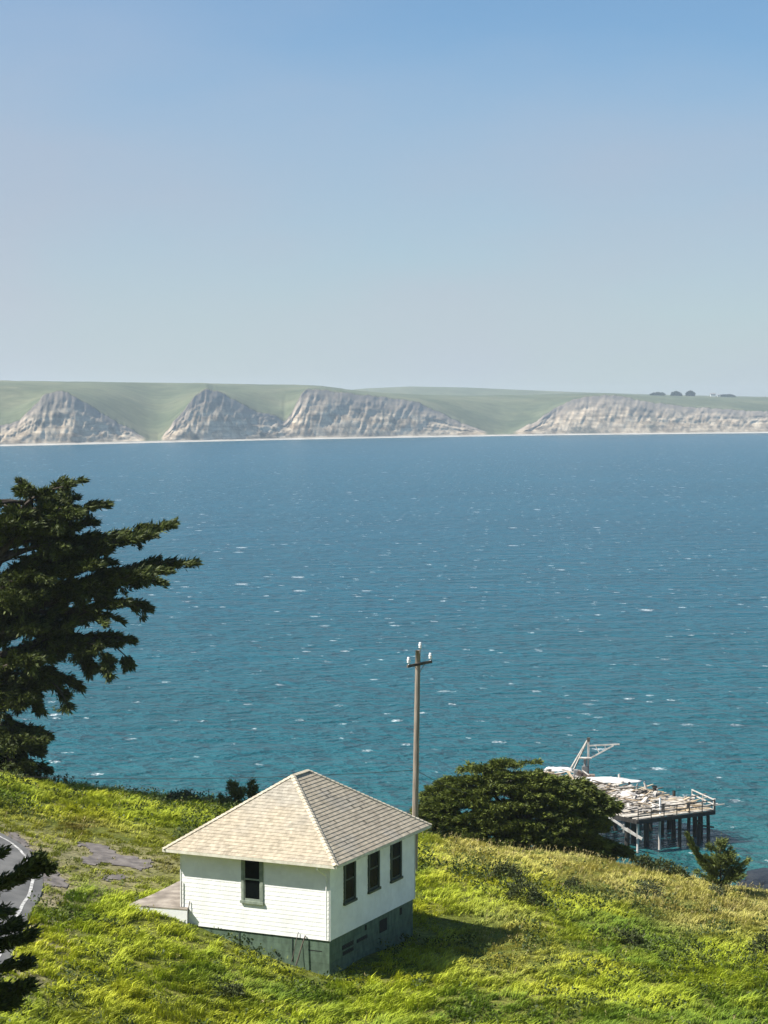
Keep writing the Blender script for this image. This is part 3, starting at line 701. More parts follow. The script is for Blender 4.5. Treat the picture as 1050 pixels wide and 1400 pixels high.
crest = np.interp(px, [-200, 0, 100, 300, 600, 720, 850, 950, 1050, 1200], [1066, 1070, 1088, 1104, 1150, 1166, 1180, 1206, 1224, 1260])
below = py - crest
dn = vnoise(x / 3.2, y / 3.2, 4); d2 = vnoise(x / 1.1 + 9, y / 1.1, 3); d3 = vnoise(x / 7 + 30, y / 7, 3)
dry = sstep(560, 640, px) * (1 - sstep(24, 76, below + (d3 - .5) * 80)) * .88
dry = np.maximum(dry, np.exp(-((px - 690) / 60) ** 2 - ((py - 1290) / 45) ** 2) * .75)                       # dry tuft by the shadow tip
bench = (1 - sstep(230, 300, px)) * sstep(25, 42, below) * (1 - sstep(1205, 1225, py - (px < 90) * 30)) * (px > -30)    # short turf round the old paving
brown = np.exp(-((px - 110) / 34) ** 2 - ((py - 1130) / 9) ** 2) + .8 * np.exp(-((px - 232) / 25) ** 2 - ((py - 1185) / 14) ** 2) + .5 * np.exp(-((px - 1010) / 120) ** 2 - ((py - 1240) / 14) ** 2)
green = np.array([.375, .44, .03]); yel = np.array([.56, .55, .042]); deep = np.array([.15, .235, .018]); tan = np.array([.52, .445, .15]); redb = np.array([.17, .12, .045])
t = sstep(.34, .62, dn)[:, None]; col = deep * (1 - t) + green * t
t = (sstep(.5, .7, d3) * .5 + .2 * sstep(.55, .8, d2))[:, None].clip(0, 1); col = col * (1 - t) + yel * t
t = (dry * (.6 + .4 * d2))[:, None]; col = col * (1 - t) + tan * t
t = (bench * .5)[:, None]; col = col * (1 - t) + np.array([.3, .28, .06]) * t
t = brown.clip(0, 1)[:, None] * .75; col = col * (1 - t) + redb * t
col *= rng.uniform(.75, 1.2, (len(x), 1))
tuft = vnoise(x / .5 + 3, y / .5 + 19, 2); hgt = (.1 + .22 * dn + .1 * d2) * (.32 + 1.4 * sstep(.28, .75, tuft)); hd = np.hypot(np.maximum(np.abs((x - hc[0]) * u1[0] + (y - hc[1]) * u1[1]) - WL / 2, 0), np.maximum(np.abs((x - hc[0]) * u2[0] + (y - hc[1]) * u2[1]) - WR / 2, 0)); hgt *= .4 + .6 * sstep(.2, 1.6, hd)
hgt *= (1 - .45 * bench) * (1 - .3 * dry) * rng.uniform(.75, 1.25, len(x))
hgt *= .9 + .3 * sstep(1300, 1400, py)
# no tall growth right against the cottage wall or over the white porch edge
NB = 8; n = len(x)
X = np.repeat(x, NB); Y_ = np.repeat(y, NB); Z = np.repeat(z, NB) - .04; Hh = np.repeat(hgt, NB) * rng.uniform(.6, 1.15, n * NB); Cc = np.repeat(col, NB, 0) * rng.uniform(.8, 1.2, (n * NB, 1))
# lie of the grass: combed to the right by the wind, swirling with low tufts
ang = (vnoise(x / 2.4 + 70, y / 2.4, 3) - .5) * 3.4 - .45; ang = np.repeat(ang, NB) + rng.normal(size=n * NB) * .55
lean = np.repeat(.55 + .35 * d2 - .3 * dry, NB) * rng.uniform(.6, 1.3, n * NB)
Dh = np.stack([np.cos(ang), np.sin(ang), np.zeros(n * NB)], 1)
B0 = np.stack([X, Y_, Z], 1) + np.concatenate([rng.normal(size=(n * NB, 2)) * .07, np.zeros((n * NB, 1))], 1)
w_ = rng.uniform(.011, .022, n * NB)[:, None]; sa = ang + math.pi / 2 + rng.normal(size=n * NB) * .7
S = np.stack([np.cos(sa), np.sin(sa), np.zeros(n * NB)], 1) * w_
P1 = B0 + uz * (Hh * .6)[:, None] + Dh * (Hh * lean * .35)[:, None]
P2 = B0 + uz * (Hh * (1.0 - .25 * lean))[:, None] + Dh * (Hh * lean * 1.05)[:, None]
V = np.stack([B0 - S, B0 + S, P1 + S * .8, P1 - S * .8, P2], 1).reshape(-1, 3)
k = np.arange(n * NB)[:, None] * 5
idx = np.concatenate([k + 0, k + 1, k + 2, k + 3, k + 3, k + 2, k + 4], 1).ravel(); cnt = np.tile([4, 3], n * NB)
gr = npmesh('grass', V, idx, cnt, M['grass'], None, np.repeat(Cc, 5, 0)); tag(gr, 'long wind-combed green and tan grass covering the hillside', 'grass', kind='stuff')

# broad-leaved weeds making the darker patches in the grass
x, y, z, px, py = scatter(60000)
crest = np.interp(px, [-200, 0, 100, 300, 600, 720, 850, 950, 1050, 1200], [1066, 1070, 1088, 1104, 1150, 1166, 1180, 1206, 1224, 1260])
wn = vnoise(x / 1.5 + 5, y / 1.5 + 80, 4); big = vnoise(x / 6 + 11, y / 6 + 3, 2)
bandR = np.exp(-((py - np.interp(px, [560, 700, 800, 900, 1050], [1175, 1215, 1245, 1290, 1330])) / 26) ** 2) * (px > 560)
scrubL = np.exp(-((py - np.interp(px, [120, 200, 300], [1100, 1110, 1125])) / 16) ** 2) * sstep(130, 200, px) * (px < 330)
dens = sstep(.56, .66, wn + .2 * bandR + .3 * scrubL + .12 * (big - .5) + .06 * sstep(1300, 1390, py)) * (1 - .9 * ((px < 240) & (py > 1120) & (py < 1225)))
dens *= 1 - .9 * (sstep(600, 640, px) * (py - crest < 30)) * (1 - bandR)
k = rng.random(len(x)) < dens * .5; x, y, z = x[k], y[k], z[k]; px, py = px[k], py[k]
P = np.stack([x, y, z + rng.uniform(.12, .42, len(x))], 1)
D = nrm(rng.normal(size=P.shape) + np.array([.3, 0, .8]))
fo = Fol(); dk = rng.random(len(x))[:, None]
fo.tufts(P, D, 9, .15, .04, .9, (.025, .042, .008), (.085, .115, .016), jit=.11)
wd = fo.build('weeds', None); tag(wd, 'dark leafy weeds growing in patches through the grass', 'weeds', kind='stuff')

# dry seed stalks standing above the grass on the crest and by the shadow tip
x, y, z, px, py = scatter(70000)
crest = np.interp(px, [-200, 0, 100, 300, 600, 720, 850, 950, 1050, 1200], [1066, 1070, 1088, 1104, 1150, 1166, 1180, 1206, 1224, 1260])
dd = sstep(560, 620, px) * (1 - sstep(20, 75, py - crest)) + np.exp(-((px - 690) / 45) ** 2 - ((py - 1285) / 32) ** 2) * .8 + .25 * (px < 320) * (py - crest < 12) + np.exp(-((px - 110) / 40) ** 2 - ((py - 1130) / 9) ** 2) * .6 + .05
k = rng.random(len(x)) < dd * .2; x, y, z = x[k], y[k], z[k]; n = len(x)
P = np.stack([x, y, z], 1); D = nrm(np.stack([rng.uniform(.1, .6, n), rng.normal(size=n) * .2, np.ones(n)], 1)); fo = Fol()
c_ = np.array([.4, .34, .15]) * rng.uniform(.7, 1.25, (n, 1))
fo.add(P, D, rng.uniform(.25, .48, n), .01, c_)
fo.tufts(P + D * rng.uniform(.22, .42, n)[:, None], D, 3, .1, .014, .35, (.3, .24, .09), (.48, .4, .19), jit=.02)
tag(fo.build('dry_stalks', None, M['grass']), 'pale dry seed stalks standing along the crest', 'grass', kind='stuff')

# ------------------------------------------------------------------ sea
m, nt, b = nmat('sea_water'); L = nt.links.new
geo = N(nt, 'ShaderNodeNewGeometry'); sx = N(nt, 'ShaderNodeSeparateXYZ'); L(geo.outputs['Position'], sx.inputs[0])
def mapped(sc, rot=0):
    mp = N(nt, 'ShaderNodeMapping'); mp.inputs['Scale'].default_value = sc; mp.inputs['Rotation'].default_value = (0, 0, rot); L(geo.outputs['Position'], mp.inputs['Vector']); return mp
def nz(sc, scale, detail, rot=0, rough=.55):
    mp = mapped(sc, rot); n = N(nt, 'ShaderNodeTexNoise', Scale=scale, Detail=detail, Roughness=rough); L(mp.outputs[0], n.inputs['Vector']); return n
def math_(op, a, b_=None, c=None, clamp=False):
    n = N(nt, 'ShaderNodeMath', operation=op); n.use_clamp = clamp
    for i, v in enumerate((a, b_, c)):
        if v is None: continue
        if isinstance(v, (int, float)): n.inputs[i].default_value = v
        else: L(v, n.inputs[i])
    return n.outputs[0]
w1 = nz((.6, 1, 1), .1, 3, .3); w2 = nz((.8, 1, 1), .34, 4, -.2); w3 = nz((.7, 1, 1), 1.6, 4, .2); patch = nz((.35, 1, 1), .006, 4, .1); streak = nz((.12, 1, 1), .03, 3, .05); gust = nz((.5, 1, 1), .02, 3, .3)
hsum = math_('ADD', math_('ADD', math_('MULTIPLY', w1.outputs['Fac'], 2.8), math_('MULTIPLY', w2.outputs['Fac'], 1.3)), math_('MULTIPLY', w3.outputs['Fac'], .3))
bp = N(nt, 'ShaderNodeBump', Strength=1.0, Distance=2.2); L(hsum, bp.inputs['Height']); L(bp.outputs[0], b.inputs['Normal'])
# depth colour: sandy green shallows near this shore to open blue
mr = N(nt, 'ShaderNodeMapRange'); mr.inputs['From Min'].default_value = 190; mr.inputs['From Max'].default_value = 900
wob_ = math_('ADD', sx.outputs['Y'], math_('MULTIPLY', math_('SUBTRACT', patch.outputs['Fac'], .5), 160)); L(wob_, mr.inputs['Value'])
rp_ = N(nt, 'ShaderNodeValToRGB'); e = rp_.color_ramp.elements
e[0].position = 0; e[0].color = (.03, .105, .095, 1); e[1].position = 1; e[1].color = (.001, .076, .124, 1)
for p_, c in [(.09, (.015, .098, .107, 1)), (.2, (.005, .088, .115, 1)), (.5, (.0015, .079, .12, 1))]:
    x_ = e.new(p_); x_.color = c
L(mr.outputs[0], rp_.inputs[0])
vmul = math_('ADD', .36, math_('ADD', math_('MULTIPLY', patch.outputs['Fac'], .35), math_('ADD', math_('MULTIPLY', streak.outputs['Fac'], .3), math_('MULTIPLY', w2.outputs['Fac'], .6))))
vs = N(nt, 'ShaderNodeVectorMath', operation='SCALE'); L(rp_.outputs[0], vs.inputs[0]); L(vmul, vs.inputs['Scale'])
# whitecaps: random crests that break
def caps(cell, prob, size, rot, off):
    mp = N(nt, 'ShaderNodeMapping'); mp.inputs['Scale'].default_value = (1, .72, 1); mp.inputs['Rotation'].default_value = (0, 0, rot); mp.inputs['Location'].default_value = off
    dist = N(nt, 'ShaderNodeVectorMath', operation='SCALE'); dn_ = N(nt, 'ShaderNodeTexNoise', Scale=.8, Detail=5, Roughness=.75); L(geo.outputs['Position'], dn_.inputs['Vector'])
    sb = N(nt, 'ShaderNodeVectorMath', operation='SUBTRACT'); L(dn_.outputs['Color'], sb.inputs[0]); sb.inputs[1].default_value = (.5, .5, .5)
    L(sb.outputs[0], dist.inputs[0]); dist.inputs['Scale'].default_value = 5.5
    ad = N(nt, 'ShaderNodeVectorMath', operation='ADD'); L(geo.outputs['Position'], ad.inputs[0]); L(dist.outputs[0], ad.inputs[1]); L(ad.outputs[0], mp.inputs['Vector'])
    v = N(nt, 'ShaderNodeTexVoronoi', Scale=1 / cell); v.voronoi_dimensions = '2D'; L(mp.outputs[0], v.inputs['Vector'])
    sc_ = N(nt, 'ShaderNodeSeparateColor'); L(v.outputs['Color'], sc_.inputs[0])
    on = math_('LESS_THAN', sc_.outputs[0], prob)
    rad = math_('MULTIPLY', math_('ADD', math_('MULTIPLY', sc_.outputs[1], math_('MULTIPLY', sc_.outputs[1], 1.5)), .35), size / cell)
    d_ = math_('SUBTRACT', 1.0, math_('DIVIDE', v.outputs['Distance'], rad), clamp=True)
    return math_('MULTIPLY', on, math_('MULTIPLY', d_, 3.0, clamp=True))
foam = math_('MAXIMUM', caps(8, .24, .62, .08, (3, 7, 0)), caps(17, .22, 1.25, -.1, (31, 17, 0)))
foam = math_('MAXIMUM', foam, caps(5, .26, .38, .1, (11, 2, 0)))
tx = N(nt, 'ShaderNodeTexNoise', Scale=2.2, Detail=5, Roughness=.7); L(geo.outputs['Position'], tx.inputs['Vector'])
foam = math_('MULTIPLY', foam, math_('MULTIPLY', math_('SUBTRACT', tx.outputs['Fac'], .42, clamp=True), 5.0, clamp=True), clamp=True)
gate = math_('MULTIPLY', math_('SUBTRACT', gust.outputs['Fac'], .33, clamp=True), 6, clamp=True)
foam = math_('MULTIPLY', foam, gate, clamp=True)
mxc = N(nt, 'ShaderNodeMix', data_type='RGBA'); L(foam, mxc.inputs[0]); L(vs.outputs[0], mxc.inputs[6]); mxc.inputs[7].default_value = (.75, .78, .8, 1)
L(mxc.outputs[2], b.inputs['Base Color'])
mrr = N(nt, 'ShaderNodeMapRange'); mrr.inputs['To Min'].default_value = .22; mrr.inputs['To Max'].default_value = .9; L(foam, mrr.inputs['Value']); L(mrr.outputs[0], b.inputs['Roughness'])
b.inputs['IOR'].default_value = 1.33; b.inputs['Specular IOR Level'].default_value = .07
M['sea'] = m
xs = np.linspace(-2600, 2600, 27); ys = np.concatenate([np.linspace(120, 600, 13), np.linspace(800, 4800, 21)])
XX, YY = np.meshgrid(xs, ys)
tag(npmesh('water', np.stack([XX, YY, 0 * XX], -1).reshape(-1, 3), grid_faces(len(ys), len(xs)), 4, M['sea'], None, None, True), kind='structure')

# ------------------------------------------------------------------ far shore
pxs = np.arange(-520, 1560, 1.6)
shore = np.interp(pxs, [-520, -150, 0, 100, 225, 400, 600, 760, 1050, 1560], [634, 616.5, 610, 608, 605, 601, 597.5, 595, 592, 588])
cl = [(-520, 560), (-380, 548), (-250, 560), (-150, 592), (-60, 596), (0, 583), (28, 574), (45, 556), (60, 539), (75, 533.5), (92, 534.5), (105, 543), (120, 552), (140, 565), (160, 577), (185, 590), (204, 601), (216, 602), (226, 592), (237, 577), (252, 560), (268, 539), (283, 530), (298, 534),
      (323, 548), (353, 563), (374, 566), (388, 577), (398, 566), (406, 548), (413, 536), (420, 530.5), (444, 531.5), (480, 538), (530, 543), (570, 549), (600, 563), (631, 578), (660, 588.5), (676, 594), (694, 594), (707, 588), (732, 576), (757, 558), (782, 545), (812, 540), (853, 541), (883, 549), (934, 555), (1050, 563), (1200, 569), (1560, 566)]
ct = np.interp(pxs, *zip(*cl)); ct = np.minimum(ct, shore - 1.0)
ct += (vnoise(pxs / 7, pxs * 0, 4, .65) - .5) * 5 * sstep(3, 12, shore - ct)
hillm = np.interp(pxs, [-520, 0, 150, 210, 260, 340, 390, 430, 480, 530, 580, 680, 760, 820, 900, 1050, 1560], [528, 527, 534, 556, 538, 533, 536, 528, 537, 542, 544, 549, 543, 540, 543, 549, 552])
hillc = np.interp(pxs, [-520, 0, 200, 300, 400, 440, 480, 520, 570, 640, 740, 800, 900, 1050, 1560], [520, 521, 523, 524.5, 526.5, 528, 533, 537, 539.5, 541, 539.5, 538.5, 541, 543.5, 547])
_g = np.exp(-(np.arange(-40, 41) / 14.) ** 2); _g /= _g.sum(); sm = lambda v: np.convolve(np.pad(v, 40, 'edge'), _g, 'valid')
hillm = sm(np.minimum(hillm, ct - 1.2))
hillm = np.minimum(hillm, ct - .4); hillc = np.minimum(hillc, hillm - .4)
rows = []; mask = []
Ys = (H) / (-np.array([ray(0, s_)[1] for s_ in shore]))
rx = np.array([ray(p, 600)[0] for p in pxs])
zc = H + np.array([ray(0, s_)[1] for s_ in ct]) * (Ys + 55)
zc = np.maximum(zc, 2.5)
beach_w = 28.0
def addrow(Yr, zr, m_): rows.append(np.stack([rx * Yr, Yr, zr], -1)); mask.append(np.broadcast_to(np.asarray(m_, float).reshape(-1, 3) if np.ndim(m_) > 1 else np.tile(m_, (len(pxs), 1)), (len(pxs), 3)))
addrow(Ys - 10, 0 * Ys - 2, (0, 0, 1)); addrow(Ys, 0 * Ys + .15, (0, 0, 1)); addrow(Ys + beach_w * .6, 0 * Ys + 2.0, (0, 0, 1))
NF = 30; face_h = np.maximum(zc - 3, 0)
pw = pxs * 1.0
for k in range(NF + 1):
    f = k / NF
    prof = f ** 1.0 * .62 + .38 * f ** 2.2       # talus foot, steeper head
    zr = 3 + (zc - 3) * f
    Yr = Ys + beach_w * .6 + 2 + (26 + .95 * face_h) * (1 - (1 - f) ** 1.0) * .9
    rib = (vnoise(pw / 5.5 - f * 4.5, f * 1.1 + 0 * pw, 3) - .5) * 3 + (vnoise(pw / 23 - f * 2.4, f * 1.2 + 7 + 0 * pw, 4) - .5) * 8 + (vnoise(pw / 2.2 - f * 6, f * 5 + 0 * pw, 2) - .5) * 4
    ledge = (vnoise(pw / 40, f * 9 + 0 * pw, 2) - .5) * 5
    amp = sstep(4, 22, face_h) * np.sin(math.pi * (f * .85 + .08))
    Yr = Yr + (rib + ledge) * amp
    rk = sstep(3.0, 8, face_h) * (f < .985)
    addrow(Yr, zr, np.stack([rk, np.full_like(pxs, f), 0 * pxs], -1))
Ytop = Ys + beach_w * .6 + 2 + (26 + .95 * face_h) * .9
ztop = zc; zsm = sm(zc); Yts = sm(Ytop)
zm = H + np.array([ray(0, s_)[1] for s_ in hillm]) * (Ys + 480); zk = H + np.array([ray(0, s_)[1] for s_ in hillc]) * (Ys + 1050)
for f in np.linspace(.06, 1, 12):
    g = f * f * (3 - 2 * f) * .5 + f * .5; q_ = min(1, f / .18); zt_ = zc * (1 - q_) + np.minimum(zsm, zc + 12) * q_; Yt_ = Ytop * (1 - q_) + Yts * q_; Yr = Yt_ + (Ys + 480 - Yt_) * f; zr = zt_ + (zm - zt_) * g + (vnoise(pw / 34 + f * 2.2, f * 2.5 + 0 * pw, 3) - .5) * 7 * math.sin(math.pi * f)
    addrow(Yr, zr, (0, 0, 0))
for f in np.linspace(.1, 1, 8):
    Yr = Ys + 480 + 570 * f; g = math.sin(f * math.pi / 2); addrow(Yr, zm + (zk - zm) * g + (vnoise(pw / 30 + 9, f * 4 + 0 * pw, 3) - .5) * 4 * math.sin(math.pi * f), (0, 0, 0))
addrow(Ys + 1500, zk - 40, (0, 0, 0)); addrow(Ys + 2000, zk * 0 - 5, (0, 0, 0))
V = np.stack(rows); Mk = np.stack(mask)
m, nt, b = nmat('far_shore'); L = nt.links.new
tc = N(nt, 'ShaderNodeTexCoord'); a_ = N(nt, 'ShaderNodeAttribute', attribute_name='Col'); sp = N(nt, 'ShaderNodeSeparateColor'); L(a_.outputs['Color'], sp.inputs[0])
def nz2(sc, scale, det=5, rot=0):
    mp = N(nt, 'ShaderNodeMapping', vector_type='TEXTURE') if rot else N(nt, 'ShaderNodeMapping'); mp.inputs['Scale'].default_value = tuple(1 / q for q in sc) if rot else sc; mp.inputs['Rotation'].default_value = (0, rot, 0); L(tc.outputs['Object'], mp.inputs['Vector']); n = N(nt, 'ShaderNodeTexNoise', Scale=scale, Detail=det, Roughness=.6); L(mp.outputs[0], n.inputs['Vector']); return n.outputs['Fac']
def ramp(fac, stops):
    r = N(nt, 'ShaderNodeValToRGB'); e = r.color_ramp.elements; e[0].position = stops[0][0]; e[0].color = (*stops[0][1], 1); e[1].position = stops[-1][0]; e[1].color = (*stops[-1][1], 1)
    for p_, c in stops[1:-1]:
        q_ = e.new(p_); q_.color = (*c, 1)
    L(fac, r.inputs[0]); return r.outputs[0]
def mix(f, a, c, bt='MIX'):
    n = N(nt, 'ShaderNodeMix', data_type='RGBA', blend_type=bt)
    if isinstance(f, (int, float)): n.inputs[0].default_value = f
    else: L(f, n.inputs[0])
    for i, v in ((6, a), (7, c)):
        if isinstance(v, tuple): n.inputs[i].default_value = (*v, 1)
        else: L(v, n.inputs[i])
    return n.outputs[2]
cliff = ramp(nz2((1, 1, .45), .028, 9, .55), [(.3, (.5, .405, .295)), (.48, (.63, .515, .37)), (.68, (.76, .625, .45))])
strk = ramp(nz2((1, 1, .22), .06, 10, .5), [(.38, (.5, .48, .47)), (.58, (1.12, 1.12, 1.12))]); cliff = mix(.8, cliff, strk, 'MULTIPLY')
band = ramp(nz2((.08, .08, 1), .16, 4), [(.4, (.62, .6, .58)), (.58, (1.08, 1.08, 1.08))]); cliff = mix(.85, cliff, band, 'MULTIPLY')
vegf = ramp(nz2((1, 1, .5), .011, 6, .6), [(.55, (0, 0, 0)), (.63, (.85, .85, .85))]); cliff = mix(vegf, cliff, (.085, .1, .085))
topf = N(nt, 'ShaderNodeMapRange'); topf.inputs['From Min'].default_value = .45; topf.inputs['From Max'].default_value = 1.0
nadd = N(nt, 'ShaderNodeMath', operation='MULTIPLY_ADD'); L(nz2((1, 1, .4), .05), nadd.inputs[0]); nadd.inputs[1].default_value = .5; 
sub = N(nt, 'ShaderNodeMath', operation='SUBTRACT'); L(sp.outputs[1], sub.inputs[0]); sub.inputs[1].default_value = .25; L(sub.outputs[0], nadd.inputs[2]); L(nadd.outputs[0], topf.inputs['Value'])
cliff = mix(topf.outputs[0], cliff, (.35, .3, .25))
grass = ramp(nz2((1, 1, 1), .006, 6), [(.3, (.085, .105, .062)), (.5, (.12, .135, .08)), (.7, (.165, .165, .1))])
gd = ramp(nz2((1, 1, 1), .04, 6), [(.3, (.6, .63, .6)), (.7, (1.18, 1.18, 1.15))]); grass = mix(.8, grass, gd, 'MULTIPLY'); fold = ramp(nz2((1, .35, 1), .012, 7, .3), [(.4, (.68, .74, .7)), (.55, (1.05, 1.05, 1.05))]); grass = mix(.7, grass, fold, 'MULTIPLY')
beach = ramp(nz2((.2, 1, 1), .05), [(.35, (.4, .36, .3)), (.65, (.56, .53, .47))])
base = mix(sp.outputs[0], grass, cliff); base = mix(sp.outputs[2], base, beach)
L(base, b.inputs['Base Color']); b.inputs['Roughness'].default_value = .95; b.inputs['Specular IOR Level'].default_value = .1
M['far'] = m
tag(npmesh('hills', V.reshape(-1, 3), grid_faces(V.shape[0], V.shape[1]), 4, M['far'], None, Mk.reshape(-1, 3), True), kind='structure')
# farther ridge behind, on the right
p2 = np.arange(380, 1480, 6.); sk = np.interp(p2, [380, 460, 500, 560, 640, 700, 800, 900, 1050, 1700], [541, 535, 531, 528.3, 529.8, 532.5, 536.5, 539.5, 542.5, 548])
rows = []; rx2 = np.array([ray(p, 540)[0] for p in p2]); zt = H + np.array([ray(0, s_)[1] for s_ in sk]) * 6900
for f in np.linspace(0, 1, 12):
    Yr = 5600 + 1300 * f; rows.append(np.stack([rx2 * Yr, 0 * rx2 + Yr, zt * math.sin(f * math.pi / 2) - 10 * (1 - f) + (vnoise(p2 / 40, f * 3 + 0 * p2, 3) - .5) * 8 * math.sin(math.pi * f)], -1))
rows.append(rows[-1] * np.array([1.05, 1.05, 0])); V = np.stack(rows)
tag(npmesh('hills', V.reshape(-1, 3), grid_faces(V.shape[0], V.shape[1]), 4, M['far'], None, np.zeros((V.shape[0] * V.shape[1], 3)), True), kind='structure')

# far tree groves and white farm buildings on the right-hand plateau
def hill_at(px):
    k = np.argmin(np.abs(pxs - px)); return Ys[k] + 1000, H + ray(0, hillc[k])[1] * (Ys[k] + 1050)
def far_tree(px, pyb, wpx, hpx, label):
    Yh, zh = hill_at(px); c0 = at(px, pyb, Yh); s_ = Yh / F; o = thing('far_tree', c0, label, 'tree', 'dark trees on the far plateau'); fo = Fol(); q = MB()
    n = 420; D = nrm(rng.normal(size=(n, 3))); D[:, 2] = np.abs(D[:, 2]); P = c0 + D * np.array([wpx * s_ / 2, wpx * s_ / 3, hpx * s_ * .9]) * rng.uniform(.4, 1, (n, 1)) ** .5 * (.7 + .5 * vnoise(D[:, 0] * 2.5 + px, D[:, 1] * 2.5))[:, None]
    fo.tufts(P, D, 5, 2.6, .8, .6, (.02, .03, .012), (.05, .065, .025), jit=.6)
    q.tube([c0 - uz * 2, c0 + uz * hpx * s_ * .5], [.7, .3], 7); q.build('trunk', M['bark'], o); fo.build('crown', o)
far_tree(925, 541.5, 15, 6.5, 'larger dark tree left of the pair on the far plateau'); far_tree(944, 541.2, 12, 7.5, 'rounder dark tree right of the pair on the far plateau')
far_tree(899, 540.3, 22, 3.5, 'low flat clump of trees left of the pair on the far plateau'); far_tree(995, 542.5, 24, 3, 'low line of trees right of the white farmhouse far away')
def farm(px, pyb, w, d, h, label):
    Yh, zh = hill_at(px); c0 = at(px, pyb, Yh); o = thing('farm_building', c0, label, 'building', 'far white farm buildings')
    q = MB(); q.box(c0 + (-w / 2, 0, -2), (w, 0, 0), (0, d, 0), (0, 0, h + 2)); q.build('wall', M['white'], o)
    r_ = MB(); e_ = .6; z0 = h + .02
    r_.add([c0 + (-w / 2 - e_, -e_, z0), c0 + (w / 2 + e_, -e_, z0), c0 + (w / 2 + e_, d + e_, z0), c0 + (-w / 2 - e_, d + e_, z0), c0 + (-w / 2 - e_, d / 2, z0 + d * .35), c0 + (w / 2 + e_, d / 2, z0 + d * .35)], [(0, 1, 5, 4), (2, 3, 4, 5), (0, 4, 3), (1, 2, 5), (3, 2, 1, 0)]); r_.build('roof', M['metal'], o)
    for k in range(3):
        q = MB(); q.box(c0 + (-w * .35 + k * w * .3, -.05, h * .35), (w * .1, 0, 0), (0, .04, 0), (0, 0, h * .35)); q.build('window', M['glass'], o)
farm(975, 541.2, 12, 9, 4, 'white farmhouse far away right of the dark tree pair'); farm(983, 541.8, 7, 6, 2.6, 'smaller white shed far away beside the white farmhouse')
far_b = None
k_ = np.argmin(np.abs(pxs - 1042)); Yq = Ys[k_] + 480; c0 = at(1042, 553, Yq)
o = thing('farm_building', c0, 'lone white hut on the far hillside near the right edge', 'building', 'far white farm buildings'); q = MB(); q.box(c0 + (-4, 0, -3), (8, 0, 0), (0, 6, 0), (0, 0, 6.2)); q.build('wall', M['white'], o)
r_ = MB(); r_.add([c0 + (-4.4, -.4, 3.22), c0 + (4.4, -.4, 3.22), c0 + (4.4, 6.4, 3.22), c0 + (-4.4, 6.4, 3.22), c0 + (-4.4, 3, 5), c0 + (4.4, 3, 5)], [(0, 1, 5, 4), (2, 3, 4, 5), (0, 4, 3), (1, 2, 5), (3, 2, 1, 0)]); r_.build('roof', M['white'], o)

# ------------------------------------------------------------------ pier
ZD = 4.0
Q1 = atz(872, 1120, ZD); Q2 = atz(977, 1107, ZD); Q3 = atz(946, 1093, ZD); Q4 = atz(744, 1054, ZD); Q5 = Q1 + nrm(Q4 - Q3) * 27
pier = thing('pier', (Q1 + Q3) / 2 * np.array([1, 1, 0]), 'ruined timber pier with buckled bleached deck boards standing in the bay', 'pier')
ax = nrm(Q2 - Q1); ay = nrm(Q4 - Q3); POLY = np.array([p[:2] for p in (Q1, Q2, Q3, Q4, Q5)])
dk_ = MB(); rr = random.Random(8)
cen = np.array([Q1 + ax * s for s in np.arange(-1, 13, .01)])
pl_dir = nrm(Q2 - Q1)
def clip_seg(p, d, smax=60):
    """portion of line p + s d inside the deck outline"""
    s = np.arange(-smax, smax, .05); P = p[None, :2] + d[None, :2] * s[:, None]; ok = in_poly(P[:, 0], P[:, 1], POLY)
    return (s[ok][0], s[ok][-1]) if ok.any() else None
perp = np.array([-pl_dir[1], pl_dir[0], 0]); 
if perp[1] < 0: perp = -perp
s_ = .1
while s_ < 40:
    wdt = rr.uniform(.22, .34); p = Q1 + perp * (s_ + wdt / 2); c = clip_seg(p, pl_dir)
    if c and c[1] - c[0] > .4:
        x = c[0]
        while x < c[1] - .2:
            ln = min(rr.uniform(2.5, 5.5), c[1] - x); P = p + pl_dir * (x + ln / 2)
            wreck = float(sstep(7, 13, s_)); 
            t = rr.uniform(.6, 1.15); cc = (.5 * t, .455 * t, .39 * t) if rr.random() > .25 else (.46 * t, .36 * t, .23 * t)
            if rr.random() > .05 + .12 * wreck:
                a = rr.gauss(0, .01 + .12 * wreck); tilt = rr.gauss(0, .004 + .05 * wreck); hz = abs(rr.gauss(0, .02 + .16 * wreck))
                d = np.array([pl_dir[0] * math.cos(a) - pl_dir[1] * math.sin(a), pl_dir[0] * math.sin(a) + pl_dir[1] * math.cos(a), tilt]); sd = np.array([-d[1], d[0], rr.gauss(0, .3 * wreck)])
                dk_.box(P - d * ln / 2 - sd * wdt / 2 * .95 + uz * (hz - .08), d * (ln - .03), sd * wdt * .95, uz * .08, cc)
            x += ln
    s_ += wdt
deck = dk_.build('deck', M['deckwood'], pier)
q = MB()   # sub-deck beams and edge fascia
for (a, b_) in ((Q1, Q2), (Q2, Q3), (Q3, Q4), (Q4, Q5), (Q5, Q1)):
    q.bar(a - uz * .34, b_ - uz * .34, .28, .44)
for k in range(1, 13):
    c = clip_seg(Q1 + perp * (k * 2.4), pl_dir)
    if c: p = Q1 + perp * (k * 2.4); q.bar(p + pl_dir * (c[0] + .15) - uz * .32, p + pl_dir * (c[1] - .15) - uz * .32, .3, .36)
q.build('beam', M['pilewood'], pier)
def pile(x, y, top, mat, r=.19, lx=0.):
    q = MB(); q.tube([(x + lx, y, -3), (x + lx * .5, y, top * .4), (x, y, top)], [r * 1.1, r, r * .95], 10); q.build('pile', mat, pier, True)
